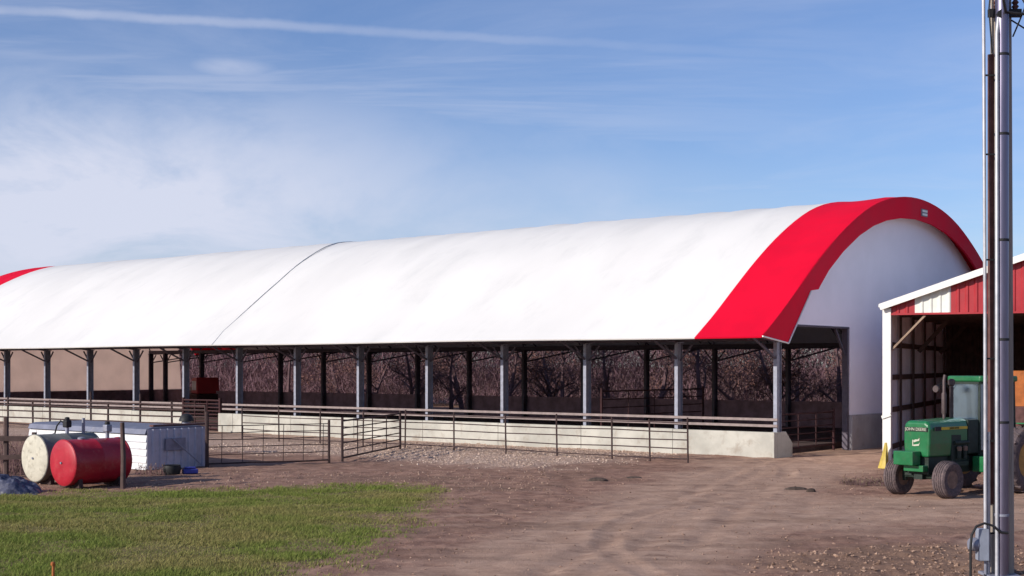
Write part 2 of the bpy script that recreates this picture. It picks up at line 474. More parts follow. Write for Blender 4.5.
def build_ground():
    xs, ys = graded(-18, 17, 0.085, 3500), graded(17, 52, 0.085, 3500)
    X, Y = np.meshgrid(xs, ys)
    x, y = X.ravel(), Y.ravel()
    lawn, grav, road, rough, z = ground_fields(x, y)
    nx, ny = len(xs), len(ys)
    co = np.stack([x, y, z], 1).astype(np.float32)
    i = np.arange(nx * ny).reshape(ny, nx)
    quads = np.stack([i[:-1, :-1], i[:-1, 1:], i[1:, 1:], i[1:, :-1]], -1).reshape(-1, 4)
    me = bpy.data.meshes.new('ground')
    me.vertices.add(len(co))
    me.vertices.foreach_set('co', co.ravel())
    me.loops.add(quads.size)
    me.loops.foreach_set('vertex_index', quads.ravel().astype(np.int32))
    me.polygons.add(len(quads))
    me.polygons.foreach_set('loop_start', np.arange(0, quads.size, 4, dtype=np.int32))
    me.polygons.foreach_set('use_smooth', np.ones(len(quads), bool))
    me.update()
    me.validate()
    for nm, arr in (('lawn', lawn), ('gravel', grav), ('road', road), ('rough', rough)):
        at_ = me.attributes.new(nm, 'FLOAT', 'POINT')
        at_.data.foreach_set('value', arr.astype(np.float32))
    m = bpy.data.materials.new('farmyard_ground')
    m.use_nodes = True
    w = NT(m.node_tree)
    P = w.n('ShaderNodeTexCoord').outputs['Object']

    def attr(nm):
        return w.n('ShaderNodeAttribute', {'attribute_name': nm}).outputs['Fac']
    big, mid, fine = w.noise(P, 0.35, 5, 0.6), w.noise(P, 1.7, 6, 0.65), w.noise(P, 11, 6, 0.7)
    peb = w.n('ShaderNodeTexVoronoi', {'feature': 'F1'}, Vector=P, Scale=16.0).outputs
    pebc = w.n('ShaderNodeSeparateColor', None, i0=peb['Color']).outputs[0]
    soil = w.mix(w.rng(mid, 0.3, 0.7), (0.22, 0.112, 0.085), (0.47, 0.28, 0.205))
    soil = w.mix(w.math('MULTIPLY', w.rng(big, 0.45, 0.65), 0.5), soil, (0.19, 0.115, 0.085))
    drive = w.mix(w.rng(mid, 0.25, 0.75), (0.46, 0.29, 0.208), (0.68, 0.46, 0.34))
    col = w.mix(w.math('MULTIPLY', attr('road'), 0.9), soil, drive)
    streak = w.noise(w.vm('MULTIPLY', P, (0.16, 1.0, 1)).outputs[0], 0.9, 6, 0.65, 0.4)
    col = w.mix(w.rng(streak, 0.45, 0.70, 0.0, 0.45), col, (0.13, 0.075, 0.05))
    marks = w.noise(w.vm('MULTIPLY', P, (0.8, 2.6, 1)).outputs[0], 1.5, 5, 0.6, 0.8)
    col = w.mix(w.rng(marks, 0.58, 0.68, 0.0, 0.5), col, (0.13, 0.062, 0.045))
    stone = w.mix(pebc, (0.44, 0.30, 0.23), (0.78, 0.58, 0.47))
    gm = w.math('MULTIPLY', attr('gravel'), w.rng(w.noise(P, 2.6, 5, 0.7), 0.3, 0.6, 0.55, 1.0))
    col = w.mix(gm, col, stone)
    turf = w.mix(w.rng(mid, 0.3, 0.7), (0.14, 0.145, 0.036), (0.24, 0.19, 0.065))
    lm = w.math('MULTIPLY', attr('lawn'), w.rng(fine, 0.25, 0.5, 0.55, 1.0))
    col = w.mix(lm, col, turf)
    col = w.mix(w.math('MULTIPLY', attr('rough'), 0.75), col, w.mix(fine, (0.12, 0.07, 0.05), (0.33, 0.205, 0.14)))
    col = w.mix(w.rng(fine, 0.25, 0.75, 0.0, 0.45), w.mix(0.3, col, (0.09, 0.055, 0.038)), w.mix(0.3, col, (0.60, 0.42, 0.31)))
    hgt = w.math('ADD', w.math('MULTIPLY', fine, 0.6), w.math('MULTIPLY', w.noise(P, 45, 4, 0.7), 0.4))
    hgt = w.math('ADD', hgt, w.math('MULTIPLY', w.math('SUBTRACT', 1.0, peb['Distance']), w.math('MULTIPLY', attr('gravel'), 0.5)))
    b = w.n('ShaderNodeBump', None, Strength=0.7, Distance=0.05, Height=hgt)
    p = w.n('ShaderNodeBsdfPrincipled', None, Base_Color=col, Roughness=0.95, Normal=b.outputs[0])
    p.inputs['Specular IOR Level'].default_value = 0.1
    w.n('ShaderNodeOutputMaterial', None, Surface=p)
    me.materials.append(m)
    o = bpy.data.objects.new('ground', me)
    COL.objects.link(o)
    tag(o, 'brown dirt farmyard with a packed drive and pale gravel by the fence', 'ground', kind='structure')


build_ground()


def raw_mesh(name, co, faces_n, colors=None, material=None):
    """co: (N*faces_n,3) loose polygons"""
    me = bpy.data.meshes.new(name)
    n = len(co)
    me.vertices.add(n)
    me.vertices.foreach_set('co', co.astype(np.float32).ravel())
    me.loops.add(n)
    me.loops.foreach_set('vertex_index', np.arange(n, dtype=np.int32))
    me.polygons.add(n // faces_n)
    me.polygons.foreach_set('loop_start', np.arange(0, n, faces_n, dtype=np.int32))
    me.update()
    if colors is not None:
        c = me.color_attributes.new('tint', 'FLOAT_COLOR', 'POINT')
        c.data.foreach_set('color', np.c_[colors, np.ones(n)].astype(np.float32).ravel())
    if material:
        me.materials.append(material)
    o = bpy.data.objects.new(name, me)
    COL.objects.link(o)
    return o


def tint_mat(name, rough=0.85, transl=0.0):
    m = bpy.data.materials.new(name)
    m.use_nodes = True
    w = NT(m.node_tree)
    c = w.n('ShaderNodeAttribute', {'attribute_name': 'tint'}).outputs['Color']
    p = w.n('ShaderNodeBsdfPrincipled', None, Base_Color=c, Roughness=rough)
    p.inputs['Specular IOR Level'].default_value = 0.12
    out = p.outputs[0]
    if transl:
        out = w.n('ShaderNodeMixShader', None, i0=transl, i1=out, i2=w.n('ShaderNodeBsdfTranslucent', None, Color=c).outputs[0]).outputs[0]
    w.n('ShaderNodeOutputMaterial', None, Surface=out)
    return m


def build_grass():
    N = 640000
    x, y = rs.uniform(-22, 0, N), rs.uniform(17, 37, N)
    k = lawn_mask(x, y)
    clump = fbm(x * 1.1 + 3, y * 1.1, 4)
    keep = rs.rand(N) < k * (0.45 + 0.9 * sstep(clump, 0.35, 0.6))
    x, y, clump = x[keep], y[keep], clump[keep]
    z = ground_fields(x, y)[4]
    n = len(x)
    h = rs.uniform(0.025, 0.07, n) * (0.7 + 0.7 * sstep(clump, 0.35, 0.65))
    th = rs.uniform(0, 2 * np.pi, n)
    wd = rs.uniform(0.006, 0.013, n)
    ln = rs.normal(0, 0.5, (n, 2)) * h[:, None] + np.array([0.25, 0.05]) * h[:, None]
    b = np.stack([x, y, z - 0.005], 1)
    s = np.stack([np.cos(th) * wd, np.sin(th) * wd, np.zeros(n)], 1)
    t = b + np.c_[ln, h]
    co = np.stack([b - s, b + s, t], 1).reshape(-1, 3)
    big = fbm(x * 0.35 + 9, y * 0.6, 3)
    dry = np.clip(sstep(big, 0.28, 0.75) * 0.5 + rs.rand(n) * 0.32 - 0.08, 0, 1)[:, None]
    green = np.array([0.185, 0.240, 0.050]) * rs.uniform(0.75, 1.2, (n, 1))
    straw = np.array([0.40, 0.30, 0.14]) * rs.uniform(0.6, 1.15, (n, 1))
    c = np.repeat(green * (1 - dry) + straw * dry, 3, 0)
    o = raw_mesh('grass', co, 3, c, tint_mat('grass_blades', 0.8, 0.3))
    tag(o, 'short green and straw coloured mown grass on the lawn', 'grass', kind='stuff')


build_grass()


def build_stones():
    """loose stones and clods: irregular little polyhedra"""
    cos, cols = [], []
    octf = [(0, 2, 4), (2, 1, 4), (1, 3, 4), (3, 0, 4), (2, 0, 5), (1, 2, 5), (3, 1, 5), (0, 3, 5)]
    base = np.array([(1, 0, 0), (-1, 0, 0), (0, 1, 0), (0, -1, 0), (0, 0, 0.7), (0, 0, -0.7)], float)

    def scatter(n, xr, yr, wf, s0, s1, ca, cb):
        x, y = rs.uniform(*xr, n), rs.uniform(*yr, n)
        f = ground_fields(x, y)
        keep = rs.rand(n) < wf(f, x, y)
        x, y, z = x[keep], y[keep], f[4][keep]
        m = len(x)
        sz = s0 + (s1 - s0) * rs.rand(m) ** 2.5
        v = base[None] * rs.uniform(0.6, 1.2, (m, 6, 1)) * sz[:, None, None]
        v += rs.normal(0, 0.18, v.shape) * sz[:, None, None]
        th = rs.uniform(0, 6.28, m)
        vx = v[..., 0] * np.cos(th)[:, None] - v[..., 1] * np.sin(th)[:, None]
        vy = v[..., 0] * np.sin(th)[:, None] + v[..., 1] * np.cos(th)[:, None]
        v = np.stack([vx + x[:, None], vy + y[:, None], v[..., 2] + (z + sz * 0.25)[:, None]], -1)
        tri = v[:, octf].reshape(-1, 3)
        t = rs.rand(m, 1)
        c = np.array(ca) * (1 - t) + np.array(cb) * t
        cos.append(tri)
        cols.append(np.repeat(c, 24, 0))
    scatter(26000, (-12, 6), (36, 56), lambda f, x, y: f[1] * 0.8, 0.010, 0.05, (0.33, 0.235, 0.175), (0.66, 0.51, 0.41))
    scatter(4500, (2.5, 10.5), (18, 25), lambda f, x, y: f[3], 0.008, 0.045, (0.14, 0.085, 0.062), (0.40, 0.265, 0.195))
    scatter(9000, (-4, 16), (19, 42), lambda f, x, y: (1 - f[0]) * (0.25 + 0.4 * (1 - f[2])), 0.008, 0.034, (0.14, 0.085, 0.06), (0.42, 0.28, 0.21))
    scatter(2600, (-14, 1), (34.5, 41), lambda f, x, y: (1 - f[0]) * 0.7, 0.010, 0.04, (0.15, 0.09, 0.065), (0.48, 0.34, 0.26))
    o = raw_mesh('gravel', np.concatenate(cos), 3, np.concatenate(cols), tint_mat('loose_stones', 0.95))
    tag(o, 'loose stones and dirt clods scattered over the yard', 'gravel', kind='stuff')


build_stones()

# ------------------------------------------------------------------ the hoop barn
GC, BAY, NB = 11.0, 4.17, 15
LEN = 60.8
RH = [(13.3, 4.2), (12.0, 5.02), (10.5, 6.05), (9.0, 7.07), (7.5, 8.0), (6.0, 8.78), (4.5, 9.4), (3.0, 9.82), (1.5, 10.06), (0, 10.14)]


def cubic(xs, ys, x):
    """smooth interpolation (Catmull-Rom on uneven knots)"""
    xs, ys = np.array(xs), np.array(ys)
    m = np.gradient(ys, xs)
    i = int(np.clip(np.searchsorted(xs, x) - 1, 0, len(xs) - 2))
    h = xs[i + 1] - xs[i]
    t = (x - xs[i]) / h
    return ((2 * t ** 3 - 3 * t ** 2 + 1) * ys[i] + (t ** 3 - 2 * t ** 2 + t) * h * m[i]
            + (-2 * t ** 3 + 3 * t ** 2) * ys[i + 1] + (t ** 3 - t ** 2) * h * m[i + 1])


_kx = [-s for s, _ in RH] + [s for s, _ in RH[::-1][1:]]
_kh = [h for _, h in RH] + [h for _, h in RH[::-1][1:]]


def roof_h(s):
    return float(cubic(_kx, _kh, s))


PROF = []
for i in range(57):
    t = -1 + 2 * i / 56
    s = 13.3 * math.sin(t * math.pi / 2 * 0.86) / math.sin(math.pi / 2 * 0.86)
    PROF.append((GC + s, roof_h(s)))


def offset_prof(d):
    out = []
    for i, p in enumerate(PROF):
        a_, b_ = PROF[max(i - 1, 0)], PROF[min(i + 1, len(PROF) - 1)]
        tx, tz = b_[0] - a_[0], b_[1] - a_[1]
        l = math.hypot(tx, tz)
        out.append((p[0] + tz / l * d, p[1] - tx / l * d))
    return out


def roof_shell(mb, a0, a1, thick=0.05, step=0.5):
    na = max(2, int(round((a1 - a0) / step)) + 1)
    inner = offset_prof(thick)
    n = len(PROF)
    vs = []
    for k in range(na):
        a = a0 + (a1 - a0) * k / (na - 1)
        ph = abs(math.sin(math.pi * a / (BAY / 2)))
        for pr in (PROF, inner):
            for i, (g, h) in enumerate(pr):
                sag = (0.055 * ph + 0.012 * math.sin(a * 2.3 + i * 0.4)) * math.sin(math.pi * i / (n - 1))
                vs.append((g, a, h - sag + 0.015 * math.sin(a * 0.31 + g)))
    fs = []
    for k in range(na - 1):
        o0, o1 = k * 2 * n, (k + 1) * 2 * n
        for i in range(n - 1):
            fs.append((o0 + i, o0 + i + 1, o1 + i + 1, o1 + i))
            fs.append((o0 + n + i + 1, o0 + n + i, o1 + n + i, o1 + n + i + 1))
        fs.append((o0, o1, o1 + n, o0 + n))
        fs.append((o0 + n - 1, o0 + 2 * n - 1, o1 + 2 * n - 1, o1 + n - 1))
    for k in (0, na - 1):
        o0 = k * 2 * n
        for i in range(n - 1):
            q = (o0 + i, o0 + n + i, o0 + n + i + 1, o0 + i + 1)
            fs.append(q if k == 0 else q[::-1])
    mb.add(vs, fs)
    return mb


barn = thing('hoop_barn', 'long open-sided cattle barn with arched white fabric roof and red end bands', 'barn', CORNER, ROT)
roof = roof_shell(MB(), 2.1, LEN - 2.6).build('roof', M['white_fabric'], barn, smooth=True)
MB().tube([(g, float(np.interp(g, [-2.3, -1.2, 2.7, 6.1, 9.0, 13], [28.4, 28.9, 29.3, 30.2, 31.4, 32.0])), h + 0.0) for g, h in PROF], 0.026, 5).build('seam', M['seam'], roof)
tag(roof_shell(MB(), -0.5, 2.1).build('roof_band', M['red_fabric'], barn, smooth=True), 'red roof band at the near end')
tag(roof_shell(MB(), LEN - 2.6, LEN + 0.5).build('roof_band', M['red_fabric'], barn, smooth=True), 'red roof band at the far end')


def fascia(a0, a1):
    outer = offset_prof(0.02)
    inner = []
    for g, h in PROF:
        s = g - GC
        inner.append((GC + s * 0.905, (h - 0.93) if abs(s) < 10 else h - 0.93 + 0.1 * (abs(s) - 10)))
    # inner edge: arch above, wider straight skirt below a small step
    def inn(side):
        arch = [(s_, h_) for s_, h_ in ((9.0, 6.02), (8.2, 6.70), (7.0, 7.46), (5.6, 8.16), (4.3, 8.64), (3.1, 8.94), (1.6, 9.17))]
        return [(GC + side * s_, h_) for s_, h_ in [(11.37, 4.0), (9.62, 5.90), (9.0, 5.97)] + arch]
    edge = inn(-1) + [(GC, 9.25)] + inn(1)[::-1]
    mb = MB()
    # strip between outer profile and inner edge, matched by arc fraction
    def resample(pl, n):
        ds = [0]
        for i in range(1, len(pl)):
            ds.append(ds[-1] + math.hypot(pl[i][0] - pl[i - 1][0], pl[i][1] - pl[i - 1][1]))
        out = []
        for k in range(n):
            t = ds[-1] * k / (n - 1)
            i = min(max(1, int(np.searchsorted(ds, t))), len(pl) - 1)
            f = (t - ds[i - 1]) / max(1e-9, ds[i] - ds[i - 1])
            out.append((pl[i - 1][0] + (pl[i][0] - pl[i - 1][0]) * f, pl[i - 1][1] + (pl[i][1] - pl[i - 1][1]) * f))
        return out
    N = 141
    o_, i_ = resample(outer, N), resample(edge, N)
    vs = []
    for a in (a0, a1):
        vs += [(g, a, h) for g, h in o_] + [(g, a, h) for g, h in i_]
    fs = []
    for k in range(N - 1):
        fs.append((k, N + k, N + k + 1, k + 1))
        fs.append((2 * N + k, 2 * N + k + 1, 3 * N + k + 1, 3 * N + k))
        fs.append((k, k + 1, 2 * N + k + 1, 2 * N + k))
        fs.append((N + k, 3 * N + k, 3 * N + k + 1, N + k + 1))
    fs += [(0, 2 * N, 3 * N, N), (N - 1, 2 * N - 1, 4 * N - 1, 3 * N - 1)]
    return mb.add(vs, fs)


f1 = fascia(-0.52, -0.42).build('fascia', M['red_fabric'], barn)
f2 = fascia(LEN + 0.42, LEN + 0.52).build('fascia', M['red_fabric'], barn)
for side in (-1, 1):
    MB().tube([(GC + side * 13.26, -0.54, 4.2), (GC + side * 11.4, -0.54, 3.99), (GC + side * 9.66, -0.54, 5.88)], 0.03, 6).build('fascia_trim', M['white_trim'], f1)
pl = MB().box(GC + 0.35, GC + 0.95, -0.56, -0.52, 9.42, 9.72).build('vent_plate', M['hatch'], f1)
MB().box(GC + 0.40, GC + 0.90, -0.575, -0.562, 9.46, 9.54).box(GC + 0.40, GC + 0.90, -0.575, -0.562, 9.60, 9.68).build('slat', M['white_trim'], pl)


def end_wall(a0, a1):
    top = [(g, h) for g, h in offset_prof(0.45) if h > 4.7]
    poly = top + [(21.4, 4.66), (21.4, 4.66), (16.4, 4.66), (16.4, 1.32), (5.55, 1.32), (5.55, 4.66)]
    return MB().prism(poly, XZ, a0, a1)


ew = end_wall(-0.05, 0.01).build('end_wall', M['wall_fabric'], barn)
MB().box(5.53, 16.4, -0.15, 0.15, -0.1, 1.32).build('end_wall_base', M['concrete_grey'], barn, bevel=0.02)
MB().tube([(-0.3, -0.02, 4.66), (5.5, -0.02, 4.66)], 0.05, 6).build('header_pipe', M['truss'], ew)
far_poly = [(g, h) for g, h in offset_prof(0.45) if h > 4.4 and g < 20.6] + [(20.6, 1.46), (0.1, 1.46)]
few = MB().prism(far_poly, XZ, LEN - 0.05, LEN + 0.01).build('end_wall', M['curtain'], barn)
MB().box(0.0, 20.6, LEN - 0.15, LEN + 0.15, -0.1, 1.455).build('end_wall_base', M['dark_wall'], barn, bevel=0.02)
for g in (4.6, 5.4):
    MB().box(g - 0.06, g + 0.06, LEN - 0.2, LEN - 0.06, 0, roof_h(g - GC) - 0.7).build('stud', M['truss'], few)
MB().box(5.40, 5.53, -0.02, 0.2, 0, 4.66).build('door_post', M['truss'], barn)
MB().bar((5.42, 0.1, 3.6), (4.6, 0.1, 4.6), 0.08, 0.08).build('door_brace', M['truss'], barn)

# arched trusses under the fabric
inner_arch = offset_prof(0.22)
lower_arch = offset_prof(0.75)
for k in range(NB + 1):
    a = min(max(BAY * k, 0.15), LEN - 0.15)
    tb = MB().tube([(g, a, h) for g, h in inner_arch[1:-1:2]], 0.045, 5)
    tb.tube([(g, a, h) for g, h in lower_arch[6:-6:2]], 0.04, 5)
    for i in range(6, 50, 4):
        tb.tube([(inner_arch[i][0], a, inner_arch[i][1]), (lower_arch[i + 2][0], a, lower_arch[i + 2][1])], 0.022, 4)
        tb.tube([(lower_arch[i + 2][0], a, lower_arch[i + 2][1]), (inner_arch[i + 4][0], a, inner_arch[i + 4][1])], 0.022, 4)
    tb.build('truss', M['truss'], barn)

# posts, front and rear rows, each with its own braces
GB = 17.8
for row, off in ((0.0, 0.0), (GB, 0.55)):
    sgn = -1 if row == 0 else 1
    for k in range(NB + 1):
        a = min(BAY * k, LEN - 0.15 - off) + (0.1 if k == 0 else 0) + off
        if a > LEN:
            continue
        p = MB()
        # rolled steel column: two flanges and a web
        p.box(row - 0.17, row - 0.15 + 0.01, a - 0.07, a + 0.07, 0, 4.05)
        p.box(row + 0.15, row + 0.17, a - 0.07, a + 0.07, 0, 4.05)
        p.box(row - 0.14, row + 0.15, a - 0.02, a + 0.02, 0, 4.05)
        p.box(row - 0.2, row + 0.2, a - 0.13, a + 0.13, 4.052, 4.09)
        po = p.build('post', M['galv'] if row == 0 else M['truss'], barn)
        br = MB()
        edge_g = GC - 13.0 if row == 0 else GC + 13.0
        br.tube([(row + sgn * 0.1, a, 3.45), (edge_g, a, 4.28)], 0.045, 6)
        br.tube([(row, a, 4.06), (edge_g, a, 4.3)], 0.045, 6)
        br.tube([(row, a, 4.06), (row - sgn * 1.6, a, roof_h(row - sgn * 1.6 - GC) - 0.4)], 0.04, 6)
        br.build('bracket', M['truss'], po)
        kb = MB()
        for s in (-1, 1):
            if (k == 0 and s < 0) or (k == NB and s > 0):
                continue
            kb.bar((row, a + s * 0.08, 3.4), (row, a + s * 0.6, 4.0), 0.055, 0.06)
        kb.build('knee_brace', M['truss'], po)
    MB().box(row - 0.12, row + 0.12, 0.0 + off, LEN, 4.1, 4.32).build('eave_beam', M['truss'], barn)
for g in (GC - 13.12, GC + 13.12):
    MB().box(g - 0.05, g + 0.05, -0.4, LEN + 0.4, 4.14, 4.22).build('edge_pipe', M['truss'], barn)

# low concrete wall along the front, gap at the cross alley, and its wing at the corner
ALLEY0, ALLEY1 = BAY * 7 + 1.1, BAY * 8 - 0.2
for a0, a1 in ((0.0, ALLEY0), (ALLEY1, LEN)):
    q = a0
    while q < a1 - 0.3:
        e = min(q + BAY, a1)
        MB().box(-0.42 + random.uniform(-.006, .006), -0.18, q + 0.006, e - 0.006, -0.1, 0.88 + random.uniform(-.012, .012)).build('curb', M['concrete'], barn, bevel=0.015)
        q = e
    for h in (1.05, 1.27):
        MB().box(-0.25, -0.19, a0 - 0.02, a1, h, h + 0.09).build('feed_rail', M['rail_board'], barn)
MB().prism([(-0.18, -0.1), (0.95, -0.1), (0.95, 0.45), (0.45, 0.88), (-0.18, 0.88)], XZ, 0.0, 0.25).build('curb_wing', M['concrete'], barn, bevel=0.015)
for a0, a1 in ((3.0, ALLEY0), (ALLEY1, LEN)):
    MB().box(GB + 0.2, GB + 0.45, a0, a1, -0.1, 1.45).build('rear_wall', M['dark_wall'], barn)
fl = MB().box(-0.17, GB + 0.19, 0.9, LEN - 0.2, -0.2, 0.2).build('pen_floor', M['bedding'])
fl.location, fl.rotation_euler = CORNER, (0, 0, ROT)
tag(fl, 'dark manure bedding inside the barn', 'floor', kind='structure')


# ------------------------------------------------------------------ gates and fences
def pipe_gate(name, label, p, q, h0, h1, rails, ups, material, group=None, r=0.028, mesh=False):
    p, q = Vector(p), Vector(q)
    L = (q - p).length
    t = thing(name, label, 'gate', p, math.atan2(q.y - p.y, q.x - p.x), group)
    MB().tube([(0, 0, h0), (0, 0, h1), (L, 0, h1), (L, 0, h0), (0, 0, h0)], r * 1.25, 6, False).build('gate_frame', material, t, smooth=True)
    for i in range(1, rails - 1):
        h = h0 + (h1 - h0) * i / (rails - 1)
        MB().tube([(0, 0, h), (L, 0, h)], r * 0.85, 6).build('rail', material, t, smooth=True)
    for i in range(1, ups + 1):
        x = L * i / (ups + 1)
        MB().tube([(x, 0.03, h0), (x, 0.03, h1)], r * 0.8, 6).build('upright', material, t, smooth=True)
    for x in (0, L):
        MB().tube([(x, 0, -0.05), (x, 0, h1 + 0.12)], r * 1.8, 8).build('gate_post', material, t, smooth=True)
    return t


def barn_pt(g, a, h=0.0):
    return CORNER + G * g + A * a + Vector((0, 0, h))


pipe_gate('pipe_gate', 'dark pipe gate closing the end doorway of the barn', barn_pt(1.0, 0.5), barn_pt(5.3, 0.5), 0.2, 1.45, 6, 2, M['gate_red'], 'gates in the barn')
pipe_gate('pipe_gate', 'tall dark pipe gate further inside the barn behind the end doorway', barn_pt(1.2, 8.5, 0.24), barn_pt(9, 8.5, 0.24), 0.3, 1.95, 6, 3, M['gate_red'], 'gates in the barn')
pipe_gate('pipe_gate', 'close-barred dark red gate across the cross alley of the barn', barn_pt(-0.3, ALLEY0), barn_pt(-0.3, ALLEY1), 0.12, 1.5, 9, 2, M['gate_red'], 'gates in the barn', 0.04)


def fence_line(name, label, pts, tops, rail_hs, material, group=None, r=0.03, rr=0.022):
    """pts: ground points of the posts in order"""
    base = Vector(pts[0])
    t = thing(name, label, 'fence', base, 0, group)
    loc = [Vector(p) - base for p in pts]
    for i, p in enumerate(loc):
        lean = random.uniform(-0.03, 0.03)
        MB().tube([(p.x, p.y, -0.1), (p.x + lean, p.y, tops[i % len(tops)])], r, 8).build('post', material, t, smooth=True)
    for h in rail_hs:
        path = []
        for i, p in enumerate(loc):
            path.append((p.x, p.y - 0.02, h + random.uniform(-0.025, 0.025)))
        MB().tube(path, rr, 6).build('rail', material, t, smooth=True)
    return t


random.seed(4)
FG = -4.55


def fence_a(px):
    u = (px - 512) / FPX
    P0 = CORNER + G * FG
    return (u * P0.y - P0.x) / (A.x - u * A.y)


main_posts = [barn_pt(FG, fence_a(px)) for px in (688, 650, 612, 557, 506, 454, 405, 363, 320, 279, 242)]
fence_line('pipe_fence', 'long rusty pipe fence running along the front of the barn', main_posts, (1.5, 1.42, 1.45), (0.14, 0.45, 0.74, 1.02, 1.33), M['rust'])
far_posts = [barn_pt(FG, fence_a(px)) for px in (206, 172, 140, 108, 91, 50, 33, 8, -22)]
fence_line('pipe_fence', 'rusty pipe fence behind the low metal shelter and fuel tanks', far_posts, (1.45, 1.6, 1.9, 1.45, 1.95, 1.5), (0.2, 0.55, 0.9, 1.2, 1.42), M['rust'], None, 0.05, 0.04)
pen_p, pen_q, pen_r = ground_at(207, 467), ground_at(329, 463), barn_pt(FG, fence_a(404))
pen_r2 = pen_q + (pen_r - pen_q) * 0.94


def panel(name, label, p, q, h1, hs, nv, posts):
    p, q = Vector(p), Vector(q)
    L = (q - p).length
    t = thing(name, label, 'fence', p, math.atan2(q.y - p.y, q.x - p.x))
    for h in hs:
        MB().tube([(L * i / 6, random.uniform(-.01, .01), h + random.uniform(-.012, .012)) for i in range(7)], 0.016 if h > 0.2 else 0.03, 6).build('rail', M['rust'], t, smooth=True)
    for i in range(nv):
        x = L * (i + 0.7) / nv
        MB().tube([(x, 0.02, 0.1), (x + 0.02, 0.02, h1)], 0.012, 5).build('stay', M['rust'], t, smooth=True)
    for x, r, h in posts(L):
        MB().tube([(x, 0, -0.1), (x, 0, h)], r, 8).build('post', M['rust'], t, smooth=True)
    return t


panel('wire_fence', 'low wire pen fence between the metal shelter and the gate', pen_p, pen_q, 1.3, (0.1, 0.38, 0.62, 0.86, 1.08, 1.3), 6,
      lambda L: ((0, 0.06, 1.75), (L, 0.045, 1.42)))
gt = pipe_gate('pipe_gate', 'rusty barred pen gate standing angled out from the pipe fence', pen_q + Vector((0.35, 0.7, 0)), pen_r2, 0.12, 1.36, 6, 3, M['rust'], None, 0.026)

# ------------------------------------------------------------------ low metal shelter behind the tanks
sh0 = Vector((-11.2, 41.5, 0))
shelter = thing('livestock_shelter', 'long low metal shelter with bright side and shaded corrugated end behind the fuel tanks', 'shelter', sh0, ROT)
SW, SL, SH = 2.2, 6.55, 1.09


def corrugated(p, q, z0, z1, pitch=0.16, depth=0.022, mb=None):
    """ribbed sheet from p to q (local plan points), ribs upright"""
    mb = mb or MB()
    p, q = Vector(p), Vector(q)
    d = (q - p)
    L = d.length
    d.normalize()
    nn = Vector((d.y, -d.x, 0))
    xs = []
    x = 0
    while x < L:
        for fx, dd in ((0, 0), (0.55, 0), (0.68, 1), (0.87, 1)):
            if x + fx * pitch < L:
                xs.append((x + fx * pitch, dd * depth))
        x += pitch
    xs.append((L, 0))
    vs, fs = [], []
    for s, dd in xs:
        b = p + d * s + nn * dd
        zt = z1(s) if callable(z1) else z1
        i_ = b - nn * 0.006 - nn * dd * 0
        vs += [(b.x, b.y, z0), (b.x, b.y, zt), (i_.x, i_.y, z0), (i_.x, i_.y, zt)]
    for i in range(len(xs) - 1):
        o = 4 * i
        fs += [(o, o + 4, o + 5, o + 1), (o + 2, o + 3, o + 7, o + 6), (o, o + 2, o + 6, o + 4), (o + 1, o + 5, o + 7, o + 3)]
    e = 4 * (len(xs) - 1)
    fs += [(0, 1, 3, 2), (e, e + 2, e + 3, e + 1)]
    return mb.add(vs, fs)


def siding_h(p, q, z0, z1, rows, mb):
    """horizontal lapped sheets"""
    p, q = Vector(p), Vector(q)
    d = (q - p).normalized()
    nn = Vector((d.y, -d.x, 0))
    for i in range(rows):
        a_, b_ = z0 + (z1 - z0) * i / rows, z0 + (z1 - z0) * (i + 1) / rows
        t0, t1 = 0.045, 0.006
        vs = []
        for e in (p, q):
            vs += [e + nn * t0 + Vector((0, 0, a_)), e + nn * t1 + Vector((0, 0, b_)), e - nn * 0.02 + Vector((0, 0, b_)), e - nn * 0.02 + Vector((0, 0, a_))]
        mb.add(vs, [(0, 4, 5, 1), (1, 5, 6, 2), (2, 6, 7, 3), (3, 7, 4, 0), (0, 1, 2, 3), (7, 6, 5, 4)])
    return mb


tag(siding_h((0, SL, 0), (0, 0.03, 0), 0, SH - 0.02, 5, MB()).build('side_wall', M['box_white'], shelter), 'bright white long side')
siding_h((SW, 0.03, 0), (SW, SL, 0), 0, SH - 0.02, 5, MB()).build('side_wall', M['box_shaded'], shelter)
ew_ = corrugated((0.0, 0, 0), (SW, 0, 0), 0.0, 1.25, 0.27, 0.045).build('end_wall', M['box_shaded'], shelter)
corrugated((SW, SL, 0), (0, SL, 0), 0.0, 1.25, 0.27, 0.045).build('end_wall', M['box_shaded'], shelter)
hp = MB().box(0.62, 1.38, -0.075, -0.048, 0.56, 0.95).build('hatch', M['hatch'], shelter, bevel=0.01)
MB().prism([(-0.09, SH + 0.005), (-0.02, SH + 0.165), (0.2, SH + 0.215), (SW - 0.2, SH + 0.215), (SW + 0.02, SH + 0.165), (SW + 0.09, SH + 0.005)], XZ, 0.03, SL - 0.03).build('roof', M['box_roof'], shelter, bevel=0.01)
MB().tube([(0.85, -0.1, 0.94), (1.75, -0.35, 0.1)], 0.022, 6).build('prop_pole', M['galv'], shelter)
